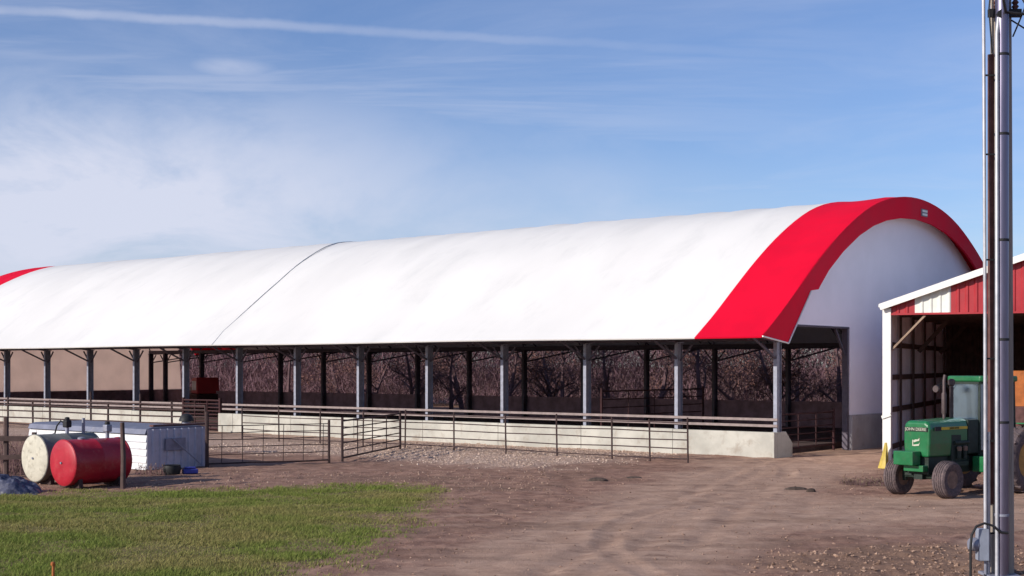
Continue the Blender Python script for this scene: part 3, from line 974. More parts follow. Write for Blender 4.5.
# odds and ends by and behind the shelter
bl = MB().box(-0.22, 0.22, -0.12, 0.12, 0, 0.14).box(-0.17, 0.17, -0.08, 0.08, 0.143, 0.2).build('feed_tub', M['blue'], bevel=0.03)
bl.location, bl.rotation_euler = ground_at(190, 473.5), (0, 0, 0.5)
tag(bl, 'small blue plastic tub on the ground against the shaded shelter end', 'tub')
tub = MB().lathe([(0.05, 0.0), (0.3, 0.0), (0.36, 0.2), (0.33, 0.34), (0.36, 0.36), (0.28, 0.32), (0.24, 0.06), (0.05, 0.05)], None, 20).build('rubber_tub', M['black'], None, True)
tub.location = ground_at(172, 474)
tub.scale = (0.75, 0.75, 0.75)
tag(tub, 'low black rubber tub on the ground below the shelter hatch', 'tub')

wf = thing('mineral_feeder', 'grey drum feeder with a black domed cover standing behind the shelter roof', 'feeder', ground_at(186, 500) * 0 + Vector(((186.5 - 512) / FPX * 49, 49, 0)), 0)
MB().lathe([(0.2, 0), (0.22, 0.05), (0.22, 0.5), (0.16, 0.75), (0.16, 1.2), (0.13, 1.22)], None, 20).build('drum', M['galv'], wf, True)
MB().lathe([(0.27, 1.2), (0.26, 1.28), (0.18, 1.42), (0.06, 1.47), (0.02, 1.475)], None, 20).build('cover', M['black'], wf, True)
plank = MB().box(-1.05, 1.05, -0.1, 0.1, 0, 0.06).build('loose_board', M['guard'], None, bevel=0.01)
plank.location = sh0 + G * 1.4 + A * 0.3 + Vector((0, 0, SH + 0.22))
plank.rotation_euler = (0, 0, ROT)
tag(plank, 'dark board lying on the shelter roof', 'board')

# ------------------------------------------------------------------ fuel tanks


def fuel_tank(label, end, R, L, cz, m_body, m_end, legs=True):
    t = thing('fuel_tank', label, 'tank', (end.x, end.y, 0), ROT - math.pi / 2, 'fuel tanks by the shelter')
    fr = Matrix.Translation((0, 0, cz)) @ Matrix.Rotation(math.radians(-90), 4, 'X')   # local z -> +y
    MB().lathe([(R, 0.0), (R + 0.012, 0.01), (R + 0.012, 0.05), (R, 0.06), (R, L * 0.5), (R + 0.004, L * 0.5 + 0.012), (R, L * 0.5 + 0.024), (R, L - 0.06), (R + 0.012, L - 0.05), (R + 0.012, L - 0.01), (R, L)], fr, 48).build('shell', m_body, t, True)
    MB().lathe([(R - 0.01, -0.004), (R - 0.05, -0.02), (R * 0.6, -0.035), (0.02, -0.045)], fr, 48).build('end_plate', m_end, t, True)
    fit = MB().lathe([(0.015, -0.075), (0.03, -0.075), (0.03, -0.045), (0.02, -0.04)], fr, 12)
    fit.build('drain_fitting', M['galv'], t, True)
    if legs:
        for y in (0.25, L - 0.25):
            MB().prism([(-R * 0.75, 0), (R * 0.75, 0), (R * 0.7, cz - R * 0.66), (R * 0.35, cz - R * 0.97), (-R * 0.35, cz - R * 0.97), (-R * 0.7, cz - R * 0.66)], XZ, y - 0.06, y + 0.06).build('saddle', M['rust'], t)
    return t


RED_END = Vector(((63 - 512) / FPX * 35.4, 35.4, 0))
WHITE_END = Vector(((34.5 - 512) / FPX * 36.6, 36.6, 0))
red_t = fuel_tank('red cylindrical fuel tank lying on its side at the edge of the lawn', RED_END, 0.60, 1.72, 0.66, M['tank_red'], M['tank_red'])
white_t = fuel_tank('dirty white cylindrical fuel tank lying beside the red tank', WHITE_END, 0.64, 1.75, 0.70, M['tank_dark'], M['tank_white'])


def pump(t, y, z, m_body, hose=True):
    MB().tube([(0, y, z - 0.05), (0, y, z + 0.16)], 0.05, 10).build('standpipe', M['galv'], t, True)
    p = MB().box(-0.10, 0.10, y - 0.09, y + 0.09, z + 0.16, z + 0.36).build('pump', m_body, t, bevel=0.03)
    MB().lathe([(0.07, 0), (0.075, 0.02), (0.06, 0.08), (0.01, 0.09)], Matrix.Translation((0, y, z + 0.36)), 12).build('pump_cap', M['black'], p, True)
    if hose:
        MB().tube([(-0.1, y, z + 0.26), (-0.22, y - 0.06, z + 0.34), (-0.34, y - 0.1, z + 0.2), (-0.42, y - 0.14, z - 0.1), (-0.36, y - 0.2, z - 0.02)], 0.022, 8).build('hose', M['black'], p, True)


pump(white_t, 1.0, 1.34, M['black'])
MB().tube([(0.1, 1.45, 1.3), (0.1, 1.45, 1.75)], 0.045, 8).build('vent_pipe', M['galv'], white_t, True)
pump(red_t, 1.35, 1.26, M['galv'], False)
MB().lathe([(0.10, 0), (0.10, 0.04), (0.07, 0.06), (0.02, 0.065)], Matrix.Translation((0, 0.55, 1.255)), 16).build('filler_cap', M['galv'], red_t, True)

wp = thing('wooden_post', 'dark weathered wooden post standing beside the red tank', 'post', ground_at(123, 488), 0.3)
MB().tube([(0, 0, -0.2), (0.01, 0, 0.8), (-0.02, 0.01, 1.72)], [0.07, 0.065, 0.055], 8).build('shaft', M['timber_dark'], wp, True)

# tarp heap and the old timber frame at the left edge


def crumple(name, label, cat, c, rx, ry, h, material, seed, pts=26):
    rr = np.random.RandomState(seed)
    vs, fs = [], []
    for i in range(pts + 1):
        for j in range(pts + 1):
            u, v = -1 + 2 * i / pts, -1 + 2 * j / pts
            d = math.hypot(u, v)
            z = max(0.0, 1 - d * d) ** 0.7 * h
            n = fbm(np.array([u * 2.4 + seed]), np.array([v * 2.4 + seed]), 4)[0]
            z *= 0.35 + 1.3 * n
            vs.append((u * rx * (0.85 + 0.3 * n), v * ry * (0.85 + 0.3 * n), z - 0.02))
    for i in range(pts):
        for j in range(pts):
            a_ = i * (pts + 1) + j
            fs.append((a_, a_ + pts + 1, a_ + pts + 2, a_ + 1))
    o = MB().add(vs, fs).build(name, material)
    sol = o.modifiers.new('solid', 'SOLIDIFY')
    sol.thickness = 0.02
    o.location = c
    return tag(o, label, cat)


crumple('tarp', 'crumpled slate blue tarp heaped at the lawn edge beside the white tank', 'tarp', ground_at(2, 492), 1.0, 0.55, 0.42, M['tarp'], 3)
wfm = thing('timber_frame', 'old weathered timber fence frame with crossed rails at the left edge', 'fence', ground_at(-3, 478), 0.12)
for i, (x, h) in enumerate(((-0.9, 1.5), (0.25, 1.75), (1.0, 1.3))):
    MB().tube([(x, 0, -0.1), (x + 0.03 * (i - 1), 0.02, h)], [0.085, 0.075], 7).build('post', M['timber_dark'], wfm, True)
MB().bar((-1.2, -0.1, 1.15), (1.25, -0.1, 1.12), 0.05, 0.14).build('rail', M['timber_dark'], wfm)
MB().bar((-1.2, -0.1, 0.55), (1.1, -0.1, 0.62), 0.05, 0.13).build('rail', M['timber_dark'], wfm)


def weed_clump(name, label, loc, r, h, n, seed, material, group=None, leafy=0.5):
    rr = random.Random(seed)
    t = thing(name, label, 'plant', loc, 0, group)
    st, lf = MB(), MB()
    for _ in range(n):
        a_, d_ = rr.uniform(0, 6.28), r * math.sqrt(rr.random())
        b = Vector((math.cos(a_) * d_, math.sin(a_) * d_, -0.02))
        hh = h * rr.uniform(0.45, 1.0)
        p1 = b + Vector((rr.gauss(0, .12), rr.gauss(0, .12), 1)) * hh * 0.55
        p2 = p1 + Vector((rr.gauss(0, .3), rr.gauss(0, .3), 1)) * hh * 0.45
        st.tube([b, p1, p2], [0.009, 0.007, 0.003], 3, False)
        for q in range(int(7 * leafy) + 1):
            f = rr.random()
            s = b.lerp(p1, f) if rr.random() < 0.4 else p1.lerp(p2, f)
            d = Vector((rr.gauss(0, 1), rr.gauss(0, 1), rr.gauss(0.1, 0.5))).normalized() * rr.uniform(0.04, 0.12)
            e = d.cross(Vector((0, 0, 1))).normalized() * rr.uniform(0.008, 0.02)
            lf.add([s, s + d * 0.5 + e, s + d, s + d * 0.5 - e], [(0, 1, 2, 3)])
    st.build('stem', M['twig'], t)
    lf.build('foliage', material, t)
    return t


weed_clump('dry_shrub', 'tall dry brown weeds around the timber frame at the left edge', ground_at(8, 474), 0.8, 1.3, 120, 1, M['weed'], 'dry weeds', 0.8)
weed_clump('dry_shrub', 'dry brown weed clump between the timber frame and white tank', ground_at(24, 469), 0.55, 0.95, 80, 2, M['weed'], 'dry weeds', 0.8)
weed_clump('dry_shrub', 'low dead weeds at the foot of the shaded shelter end', ground_at(152, 474), 0.5, 0.35, 60, 3, M['weed'], 'dry weeds')
weed_clump('dry_shrub', 'low dry weeds at the foot of the white shed post', ground_at(868, 484), 0.8, 0.2, 160, 5, M['weed'], 'dry weeds')

# rusty stake in the lawn
sp = ground_at(53, 584)
stk = MB().tube([(0, 0, -0.1), (0.005, 0, 0.27)], 0.022, 8).lathe([(0.03, 0.27), (0.034, 0.28), (0.034, 0.31), (0.02, 0.325)], None, 10).build('stake', M['orange'], None, True)
stk.location = sp
tag(stk, 'short rusty stake poking up from the lawn in the foreground', 'stake')

# ------------------------------------------------------------------ red machine shed
SHR = math.radians(-25)
shed = thing('machine_shed', 'open fronted red and white metal machine shed with a white corner post', 'shed', (11.70, 42.6, 0), SHR)
WS, DS, EH, SLOPE = 12.6, 15.0, 5.04, 0.338
MID = WS / 2
HEAD = 4.86


def rake(s):
    return EH + SLOPE * (MID - abs(s - MID))


for s0, s1, mm, lb in ((0.26, 0.98, 'red_metal', 'red siding at the eave corner'), (0.98, 2.06, 'white_metal', 'white siding stripe'), (2.06, WS - 2.06, 'red_metal', 'red gable siding'),
                       (WS - 2.06, WS - 0.98, 'white_metal', 'white siding stripe'), (WS - 0.98, WS - 0.26, 'red_metal', 'red siding at the eave corner')):
    o = corrugated((s0, 0, 0), (s1, 0, 0), HEAD, (lambda q, s0=s0: rake(s0 + q) - 0.02), 0.27, 0.03).build('gable_siding', M[mm], shed)
    tag(o, lb)
MB().box(0.26, WS - 0.26, -0.05, 0.06, HEAD - 0.06, HEAD - 0.003).build('header_trim', M['red_metal'], shed)
# rake trim and roof
MB().bar((-0.06, -0.22, rake(0) - 0.06 * SLOPE + 0.03), (MID, -0.22, rake(MID) + 0.03), 0.06, 0.2).bar((MID, -0.22, rake(MID) + 0.03), (WS + 0.06, -0.22, rake(WS) - 0.06 * SLOPE + 0.03), 0.06, 0.2).build('rake_trim', M['white_trim'], shed)
rf = MB()
for s0, s1 in ((-0.1, MID), (WS + 0.1, MID)):
    h0 = EH - 0.1 * SLOPE
    rf.add([(s0, -0.2, h0 + 0.1), (s1, -0.2, rake(MID) + 0.1), (s1, DS, rake(MID) + 0.1), (s0, DS, h0 + 0.1),
            (s0, -0.2, h0 + 0.04), (s1, -0.2, rake(MID) + 0.04), (s1, DS, rake(MID) + 0.04), (s0, DS, h0 + 0.04)],
           [(0, 1, 2, 3), (7, 6, 5, 4), (0, 3, 7, 4), (1, 5, 6, 2), (0, 4, 5, 1), (3, 2, 6, 7)])
rf.build('roof', M['white_metal'], shed)
for s, mm in ((0.0, 'corner'), (WS - 0.26, 'corner')):
    cp = MB().box(s, s + 0.26, -0.06, 0.2, -0.1, EH - 0.02).build('corner_post', M['white_trim'], shed, bevel=0.012)
    if s == 0:
        MB().bar((-0.02, -0.08, 1.58), (0.26, -0.08, 1.68), 0.05, 0.1).build('post_bracket', M['white_metal'], cp)
# walls
corrugated((0.02, DS, 0), (0.02, 0.2, 0), 0.3, EH, 0.27, 0.03).build('side_wall', M['inner_metal'], shed)
corrugated((WS - 0.02, 0.2, 0), (WS - 0.02, DS, 0), 0.3, EH, 0.27, 0.03).build('side_wall', M['red_metal'], shed)
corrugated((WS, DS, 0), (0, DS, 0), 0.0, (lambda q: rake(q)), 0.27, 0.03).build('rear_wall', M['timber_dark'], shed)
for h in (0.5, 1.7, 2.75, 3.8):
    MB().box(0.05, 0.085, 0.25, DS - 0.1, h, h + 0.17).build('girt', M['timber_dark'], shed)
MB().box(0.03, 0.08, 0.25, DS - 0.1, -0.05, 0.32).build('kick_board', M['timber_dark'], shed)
for i in range(1, 6):
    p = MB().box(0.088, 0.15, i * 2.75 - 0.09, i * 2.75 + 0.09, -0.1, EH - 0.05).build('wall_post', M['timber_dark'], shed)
    if i in (2, 4):
        MB().bar((0.3, i * 2.75, 3.7), (1.3, i * 2.75, 4.8), 0.05, 0.14).build('brace', M['timber_dark'], p)
MB().bar((0.27, 0.12, 3.72), (1.28, 0.12, HEAD - 0.08), 0.06, 0.17, (0, 1, 0)).build('knee_brace', M['timber'], shed)
for i in range(0, 6):
    y = i * 2.75 + (0.1 if i == 0 else 0)
    tr = MB().bar((0.1, y, EH - 0.12), (WS - 0.1, y, EH - 0.12), 0.05, 0.2)
    tr.bar((0.1, y + 0.06, EH - 0.05), (MID, y + 0.06, rake(MID) - 0.1), 0.05, 0.2).bar((WS - 0.1, y + 0.06, EH - 0.05), (MID, y + 0.06, rake(MID) - 0.1), 0.05, 0.2)
    tr.bar((MID, y + 0.03, EH - 0.1), (MID, y + 0.03, rake(MID) - 0.1), 0.05, 0.12)
    tr.build('roof_truss', M['timber_dark'], shed)
for s in (2.2, 4.4, 8.2, 10.4):
    MB().box(s - 0.05, s + 0.05, 0.2, DS - 0.1, rake(s) - 0.1, rake(s) + 0.01).build('purlin', M['timber_dark'], shed)

# yellow plastic sheet at the foot of the post
yp = MB()
ring = []
for j, (hh, rr_) in enumerate(((0, 0.17), (0.18, 0.16), (0.42, 0.12), (0.66, 0.08), (0.80, 0.04))):
    for i in range(16):
        t_ = 2 * math.pi * i / 16
        k_ = rr_ * (1 + 0.22 * math.sin(3 * t_ + j) + 0.12 * math.sin(7 * t_))
        ring.append((k_ * math.cos(t_) * 0.75 + 0.10 * hh, k_ * math.sin(t_), hh))
yp.add(ring, [(j * 16 + i, j * 16 + (i + 1) % 16, (j + 1) * 16 + (i + 1) % 16, (j + 1) * 16 + i) for j in range(4) for i in range(16)] + [tuple(range(64, 80))])
ypo = yp.build('plastic_sheet', M['yellow_plastic'], None, True)
ypo.location = (11.62, 42.25, 0)
tag(ypo, 'crumpled yellow plastic sheet gathered at the foot of the white shed post', 'sheet')

# ------------------------------------------------------------------ tractor (local -y is forward, +x its near side)
TR = thing('tractor', 'green cab tractor with yellow stripe parked in front of the machine shed', 'tractor', (10.12, 33.25, 0), math.radians(-52))


def wheel(parent, x, y, R, W, rim_r, m_rim, lugs, side):
    fr = Matrix.Translation((x, y, R)) @ AX_X
    w_ = W / 2
    ty = MB().lathe([(rim_r, -w_ * 0.8), (rim_r + 0.06, -w_), (R * 0.88, -w_ * 1.05), (R * 0.975, -w_ * 0.86), (R, -w_ * 0.5), (R, w_ * 0.5), (R * 0.975, w_ * 0.86),
                     (R * 0.88, w_ * 1.05), (rim_r + 0.06, w_), (rim_r, w_ * 0.8)], fr, 40, True)
    if lugs:
        for i in range(lugs):
            for s in (-1, 1):
                t0 = 2 * math.pi * (i + (0.5 if s > 0 else 0)) / lugs
                t1 = t0 + 0.2
                a_ = fr @ Vector((math.cos(t0) * (R + .012), math.sin(t0) * (R + .012), s * w_ * 0.02))
                b_ = fr @ Vector((math.cos(t1) * (R * 0.975), math.sin(t1) * (R * 0.975), s * w_ * 0.98))
                up = fr.to_3x3() @ Vector((math.cos(t0), math.sin(t0), 0))
                ty.bar(a_, b_, 0.055, 0.06, up)
    else:
        for zz in (-0.5, -0.17, 0.17, 0.5):
            ty.lathe([(R, zz * w_ - 0.018), (R + 0.016, zz * w_ - 0.012), (R + 0.016, zz * w_ + 0.012), (R, zz * w_ + 0.018)], fr, 40, True)
    t_o = bpy.data.objects.new('wheel', None)
    COL.objects.link(t_o)
    t_o.parent = parent
    ty.build('tyre', M['tyre'], t_o, True)
    o = side * w_
    MB().lathe([(rim_r + 0.005, -w_ * 0.82), (rim_r - 0.04, -w_ * 0.7), (rim_r - 0.05, o * 0.25), (rim_r * 0.55, o * 0.1), (rim_r * 0.5, o * 0.35), (rim_r * 0.3, o * 0.45),
                (rim_r * 0.3, o * 0.3), (rim_r * 0.5, o * 0.0), (rim_r - 0.06, o * 0.12), (rim_r - 0.04, w_ * 0.7), (rim_r + 0.005, w_ * 0.82)], fr, 32).build('rim', m_rim, t_o, True)
    hub = MB().lathe([(0.09, o * 0.3), (0.09, o * 0.62), (0.06, o * 0.75), (0.01, o * 0.76)], fr, 14)
    for i in range(6):
        t_ = i * math.pi / 3
        c_ = fr @ Vector((math.cos(t_) * rim_r * 0.42, math.sin(t_) * rim_r * 0.42, o * 0.42))
        d_ = fr.to_3x3() @ Vector((0, 0, o * 0.12))
        hub.tube([c_ - d_, c_ + d_], 0.018, 6)
    hub.build('hub', m_rim, t_o, True)


wheel(TR, -0.70, 0.0, 0.445, 0.34, 0.21, M['rim_mud'], 0, -1)
wheel(TR, 0.70, 0.0, 0.445, 0.34, 0.21, M['rim_mud'], 0, 1)
wheel(TR, -0.92, 2.85, 0.82, 0.50, 0.46, M['rim'], 20, -1)
wheel(TR, 0.92, 2.85, 0.82, 0.50, 0.46, M['rim'], 20, 1)
MB().tube([(-0.52, 0, 0.5), (0.52, 0, 0.5)], 0.075, 8).box(-0.12, 0.12, -0.2, 0.25, 0.42, 0.72).box(-0.55, -0.47, -0.06, 0.06, 0.36, 0.62).box(0.47, 0.55, -0.06, 0.06, 0.36, 0.62).build('front_axle', M['green_dark'], TR)
# hood: rounded nose, body tapering to the front
hood = MB()
sec = [(-0.36, 0.98), (0.36, 0.98), (0.385, 1.30), (0.385, 1.66), (0.35, 1.80), (0.26, 1.86), (-0.26, 1.86), (-0.35, 1.80), (-0.385, 1.66), (-0.385, 1.30)]
rows = [(-0.27, 0.93, -0.05), (-0.21, 0.97, 0.0), (0.5, 1.0, 0.015), (1.30, 1.04, 0.04)]
n_ = len(sec)
hv = []
for y, kx, dz in rows:
    hv += [(x * kx, y, z + (dz if z > 1.4 else 0)) for x, z in sec]
hf = [tuple(range(n_)), tuple(range(3 * n_, 4 * n_))[::-1]]
for r_ in range(3):
    for i in range(n_):
        hf.append((r_ * n_ + (i + 1) % n_, r_ * n_ + i, (r_ + 1) * n_ + i, (r_ + 1) * n_ + (i + 1) % n_))
hd = hood.add(hv, hf).build('hood', M['green'], TR, bevel=0.04)
# engine side, open behind the side shield: dark block with manifolds proud of the hood
eng = MB().box(-0.395, 0.395, 0.62, 1.28, 0.72, 1.50).box(-0.30, 0.30, -0.2, 1.5, 0.55, 0.975)
eng.tube([(0.42, 0.7, 1.3), (0.42, 1.3, 1.3)], 0.05, 8).tube([(0.44, 0.85, 0.9), (0.44, 0.85, 1.15)], 0.06, 10).tube([(0.44, 1.1, 0.9), (0.44, 1.1, 1.12)], 0.06, 10)
eng.box(0.38, 0.46, 0.7, 1.25, 0.72, 0.84)
eng.build('engine', M['green_dark'], TR, bevel=0.01)
for y in (0.85, 1.1):
    MB().lathe([(0.058, 0), (0.062, 0.02), (0.062, 0.1), (0.03, 0.12)], Matrix.Translation((0.455, y, 1.1)), 12).build('filter', M['rim_mud'], TR, True)
wb = MB().box(-0.42, 0.14, -0.62, -0.29, 0.78, 1.12).build('weight_box', M['green'], TR, bevel=0.02)
MB().box(-0.28, 0.28, -0.40, -0.12, 0.62, 0.775).build('front_bolster', M['green'], TR, bevel=0.015)
# stripes, front lettering and emblem
for sx in (-1, 1):
    x0, x1 = (0.386, 0.400) if sx > 0 else (-0.400, -0.386)
    MB().box(x0 + 0.006 * sx, x1 + 0.006 * sx, 0.20, 1.28, 1.635, 1.70).build('stripe', M['yellow'], hd)
    MB().box(x0 + 0.009 * sx, x1 + 0.009 * sx, -0.08, 0.18, 1.61, 1.715).build('model_plate', M['black'], hd)
MB().box(-0.33, 0.33, -0.295, -0.262, 1.60, 1.70).build('nose_plate', M['green_dark'], hd)


def lettering(text, size, loc, rot, parent, name='lettering'):
    cu = bpy.data.curves.new(name, 'FONT')
    cu.body, cu.size, cu.extrude = text, size, 0.003
    cu.align_x, cu.align_y = 'CENTER', 'CENTER'
    tmp = bpy.data.objects.new('tmp', cu)
    COL.objects.link(tmp)
    bpy.context.view_layer.update()
    me = bpy.data.meshes.new_from_object(tmp.evaluated_get(bpy.context.evaluated_depsgraph_get()))
    bpy.data.objects.remove(tmp)
    me.materials.clear()
    me.materials.append(M['letter'])
    o = bpy.data.objects.new(name, me)
    COL.objects.link(o)
    o.parent = parent
    o.location, o.rotation_euler = loc, rot
    return o


lettering('JOHN DEERE', 0.105, (0, -0.299, 1.65), (math.pi / 2, 0, 0), hd)
lettering('JOHN DEERE', 0.07, (0.409, 0.72, 1.667), (math.pi / 2, 0, math.pi / 2), hd).data.materials[0] = M['green_dark']
em = MB()
FX = Matrix.Translation((0, -0.272, 0)) @ XZ
em.prism([(-0.09, 1.36), (-0.03, 1.40), (0.05, 1.40), (0.10, 1.44), (0.09, 1.37), (0.02, 1.355), (-0.05, 1.33)], FX, -0.01, 0.0)
em.prism([(-0.09, 1.27), (0.07, 1.29), (0.11, 1.33), (0.08, 1.25), (-0.07, 1.235)], FX, -0.01, 0.0)
em.prism([(-0.105, 1.24), (-0.08, 1.24), (-0.08, 1.40), (-0.105, 1.38)], FX, -0.012, 0.0)
em.build('emblem', M['letter'], hd)
# exhaust, intake, work lamp on its arm
MB().tube([(0.0, 0.88, 1.80), (0.0, 0.88, 2.85), (0.0, 0.92, 2.97)], [0.042, 0.042, 0.042], 10).lathe([(0.055, 2.0), (0.065, 2.03), (0.065, 2.5), (0.055, 2.53)], Matrix.Translation((0, 0.88, 0)), 12).build('exhaust_stack', M['exhaust'], TR, True)
MB().tube([(0.0, 1.2, 1.82), (0.0, 1.2, 2.72)], 0.05, 10).lathe([(0.05, 2.6), (0.09, 2.63), (0.09, 2.74), (0.04, 2.78)], Matrix.Translation((0.0, 1.2, 0.1)), 12).build('air_intake', M['exhaust'], TR, True)
arm = MB().tube([(-0.40, 1.82, 2.72), (-0.42, 1.5, 2.76), (-0.40, 1.12, 2.70)], 0.016, 6).tube([(-0.40, 1.82, 2.55), (-0.42, 1.5, 2.76)], 0.012, 6).build('mirror_arm', M['black'], TR)
MB().lathe([(0.02, 0.0), (0.085, 0.0), (0.095, 0.03), (0.07, 0.09), (0.02, 0.11)], Matrix.Translation((-0.40, 1.10, 2.62)) @ Matrix.Rotation(math.radians(-90), 4, 'X'), 14).build('work_lamp', M['exhaust'], arm, True)
# cab with a tapered front: plan corners front to back
cab = bpy.data.objects.new('cab', None)
COL.objects.link(cab)
cab.parent = TR
Z0, Z1 = 1.45, 2.80
PLAN = [(0.40, 1.80), (0.74, 2.28), (0.76, 2.78)]


def side_pts(k, grow=0.0):
    return [Vector((k * (x + grow), y + (-grow if i == 0 else grow if i == 2 else 0), 0)) for i, (x, y) in enumerate(PLAN)]


fr_, gl = MB(), MB()
for k_ in (-1, 1):
    P3 = side_pts(k_)
    for i, p_ in enumerate(P3):
        zb = 1.0 if i < 2 else Z0
        fr_.bar((p_.x, p_.y, zb), (p_.x * 0.97, p_.y + (0.04 if i == 0 else 0), Z1), 0.06, 0.06, (0, 1, 0))
    for p_, q_ in zip(P3, P3[1:]):
        fr_.bar((p_.x, p_.y, Z1 - 0.03), (q_.x, q_.y, Z1 - 0.03), 0.05, 0.06)
        dn = (q_ - p_).normalized()
        nn_ = Vector((dn.y, -dn.x, 0)) * 0.004
        e0, e1 = p_ + dn * 0.03, q_ - dn * 0.03
        zb = 1.08 if p_ is P3[0] else (1.2 if k_ else Z0)
        vs = []
        for sgn in (-1, 1):
            for e_, z_ in ((e0, zb), (e1, zb if p_ is P3[0] else Z0), (e1, Z1 - 0.06), (e0, Z1 - 0.06)):
                vs.append((e_.x + nn_.x * sgn, e_.y + nn_.y * sgn, z_))
        gl.add(vs, [(0, 1, 2, 3), (7, 6, 5, 4), (0, 4, 5, 1), (1, 5, 6, 2), (2, 6, 7, 3), (3, 7, 4, 0)])
for y, x in ((1.80, 0.40), (2.78, 0.76)):
    fr_.bar((-x, y, Z1 - 0.03), (x, y, Z1 - 0.03), 0.05, 0.06)
fr_.build('cab_frame', M['green_dark'], cab)
gl.box(-0.37, 0.37, 1.796, 1.804, 1.62, Z1 - 0.06).box(-0.72, 0.72, 2.776, 2.784, Z0, Z1 - 0.06)
gl.build('cab_glass', M['glass'], cab)
rp = [(p_.x, p_.y) for p_ in side_pts(1, 0.07)]
poly = rp + [(-x, y) for x, y in rp[::-1]]
MB().prism(poly, Matrix(), Z1, Z1 + 0.15).build('cab_roof', M['green'], cab, bevel=0.04)
MB().prism([(0.38, 1.78), (0.72, 2.28), (0.74, 2.76), (-0.74, 2.76), (-0.72, 2.28), (-0.38, 1.78)], Matrix(), 0.96, 1.04).build('cab_floor', M['green_dark'], cab)
MB().box(-0.40, 0.40, 1.31, 1.78, 1.0, 1.86).build('cowl', M['green_dark'], TR, bevel=0.03)
MB().box(-0.26, 0.26, 2.22, 2.60, 1.25, 1.42).box(-0.26, 0.26, 2.58, 2.70, 1.40, 2.1).build('seat', M['seat'], cab, bevel=0.04)
stw = [(0.2 * math.cos(i * math.pi / 8), 2.0 + 0.1 * math.sin(i * math.pi / 8), 1.85 + 0.17 * math.sin(i * math.pi / 8)) for i in range(17)]
MB().tube(stw, 0.016, 6, False).tube([(0, 1.86, 1.1), (0, 2.0, 1.85)], 0.025, 6).build('steering_wheel', M['black'], cab)
# lower side: fuel tank, steps, fenders, transmission, hitch
MB().box(-0.24, 0.24, 1.45, 3.1, 0.55, 0.94).build('transmission', M['green_dark'], TR, bevel=0.02)
for sx in (-1, 1):
    MB().box(min(sx * 0.40, sx * 0.74), max(sx * 0.40, sx * 0.74), 1.48, 1.98, 0.55, 0.945).build('fuel_tank', M['green'], TR, bevel=0.03)
    MB().box(min(sx * 0.745, sx * 0.95), max(sx * 0.745, sx * 0.95), 1.55, 1.85, 0.42, 0.45).box(min(sx * 0.745, sx * 0.95), max(sx * 0.745, sx * 0.95), 1.55, 1.85, 0.74, 0.77).bar((sx * 0.94, 1.54, 0.42), (sx * 0.94, 1.54, 1.1), 0.03, 0.03).build('step', M['green_dark'], TR)
    fm = MB()
    arc = [(2.85 + 0.93 * math.cos(t_), 0.82 + 0.93 * math.sin(t_)) for t_ in [math.radians(q) for q in range(95, 10, -13)]]
    for (y0_, z0_), (y1_, z1_) in zip(arc, arc[1:]):
        fm.bar((sx * 0.93, y0_, z0_), (sx * 0.93, y1_, z1_), 0.46, 0.03)
    fm.build('fender', M['green'], TR)
MB().tube([(-0.8, 2.85, 0.82), (0.8, 2.85, 0.82)], 0.11, 10).build('rear_axle', M['green_dark'], TR)

# ------------------------------------------------------------------ orange machine inside the shed
orm = thing('harvester', 'faded orange farm machine parked deep inside the shed right of the tractor', 'machine', (16.6, 43.6, 0), math.radians(-20))
MB().prism([(-1.25, 1.55), (1.25, 1.55), (1.25, 2.55), (0.9, 3.05), (-0.7, 3.05), (-1.25, 2.7)], XZ, 0, 3.2).build('hopper', M['orange'], orm, bevel=0.05)
MB().box(-1.1, 1.1, -0.35, 0.0, 0.9, 1.9).box(-0.9, 0.9, 0.2, 3.0, 0.9, 1.545).build('chassis', M['guard'], orm, bevel=0.03)
MB().box(-1.27, -1.255, 0.3, 1.6, 1.75, 2.35).build('side_panel', M['yellow'], orm)
for x in (-1.2, 1.2):
    for y in (0.4, 2.6):
        wheel(orm, x, y, 0.62, 0.32, 0.32, M['rim'], 16, -1 if x < 0 else 1)

# ------------------------------------------------------------------ utility pole with its mast, conduit and meter
PD = 20.6
pole = thing('utility_pole', 'utility pole with a shiny steel mast, conduit and grey meter box in the right foreground', 'pole', ((1002.5 - 512) / FPX * PD, PD, 0), 0)
px2 = PD / FPX
MB().tube([(0.01, 0.05, -0.3), (0.0, 0.05, 4), (-0.005, 0.05, 8), (-0.015, 0.05, 12.5)], [0.178, 0.17, 0.155, 0.135], 20).build('shaft', M['pole_wood'], pole, True)
MX, MY = -0.085, -0.21
MB().tube([(MX, MY, 0.02), (MX, MY, 5), (MX + 0.005, MY, 9.4)], [0.098, 0.098, 0.098], 32).build('mast', M['mast'], pole, True)
MB().tube([(-0.187, -0.285, 0.02), (-0.187, -0.285, 8.2), (-0.15, -0.25, 8.45)], 0.028, 14).build('conduit', M['conduit'], pole, True)
MB().box(-0.30, 0.18, -0.36, 0.22, 0.0, 0.045).build('base_plate', M['galv'], pole, bevel=0.01)
gd = MB()
gp = [(-0.04, 0.0), (-0.036, 0.05), (-0.016, 0.07), (0.016, 0.07), (0.036, 0.05), (0.04, 0.0)]
gd.prism(gp, Matrix.Translation((-0.155, 0.0, 0)) @ Matrix.Rotation(math.radians(100), 4, 'Z'), 1.1, 7.95)
gd.build('cable_guard', M['guard'], pole)
MB().tube([(-0.31, -0.14, 0.72), (-0.312, -0.13, 4), (-0.325, -0.11, 8), (-0.33, -0.1, 9.6)], 0.026, 12).build('conduit', M['conduit'], pole, True)
MB().tube([(-0.25, -0.10, 0.0), (-0.25, -0.10, 2.2)], 0.03, 12).build('conduit', M['conduit'], pole, True)
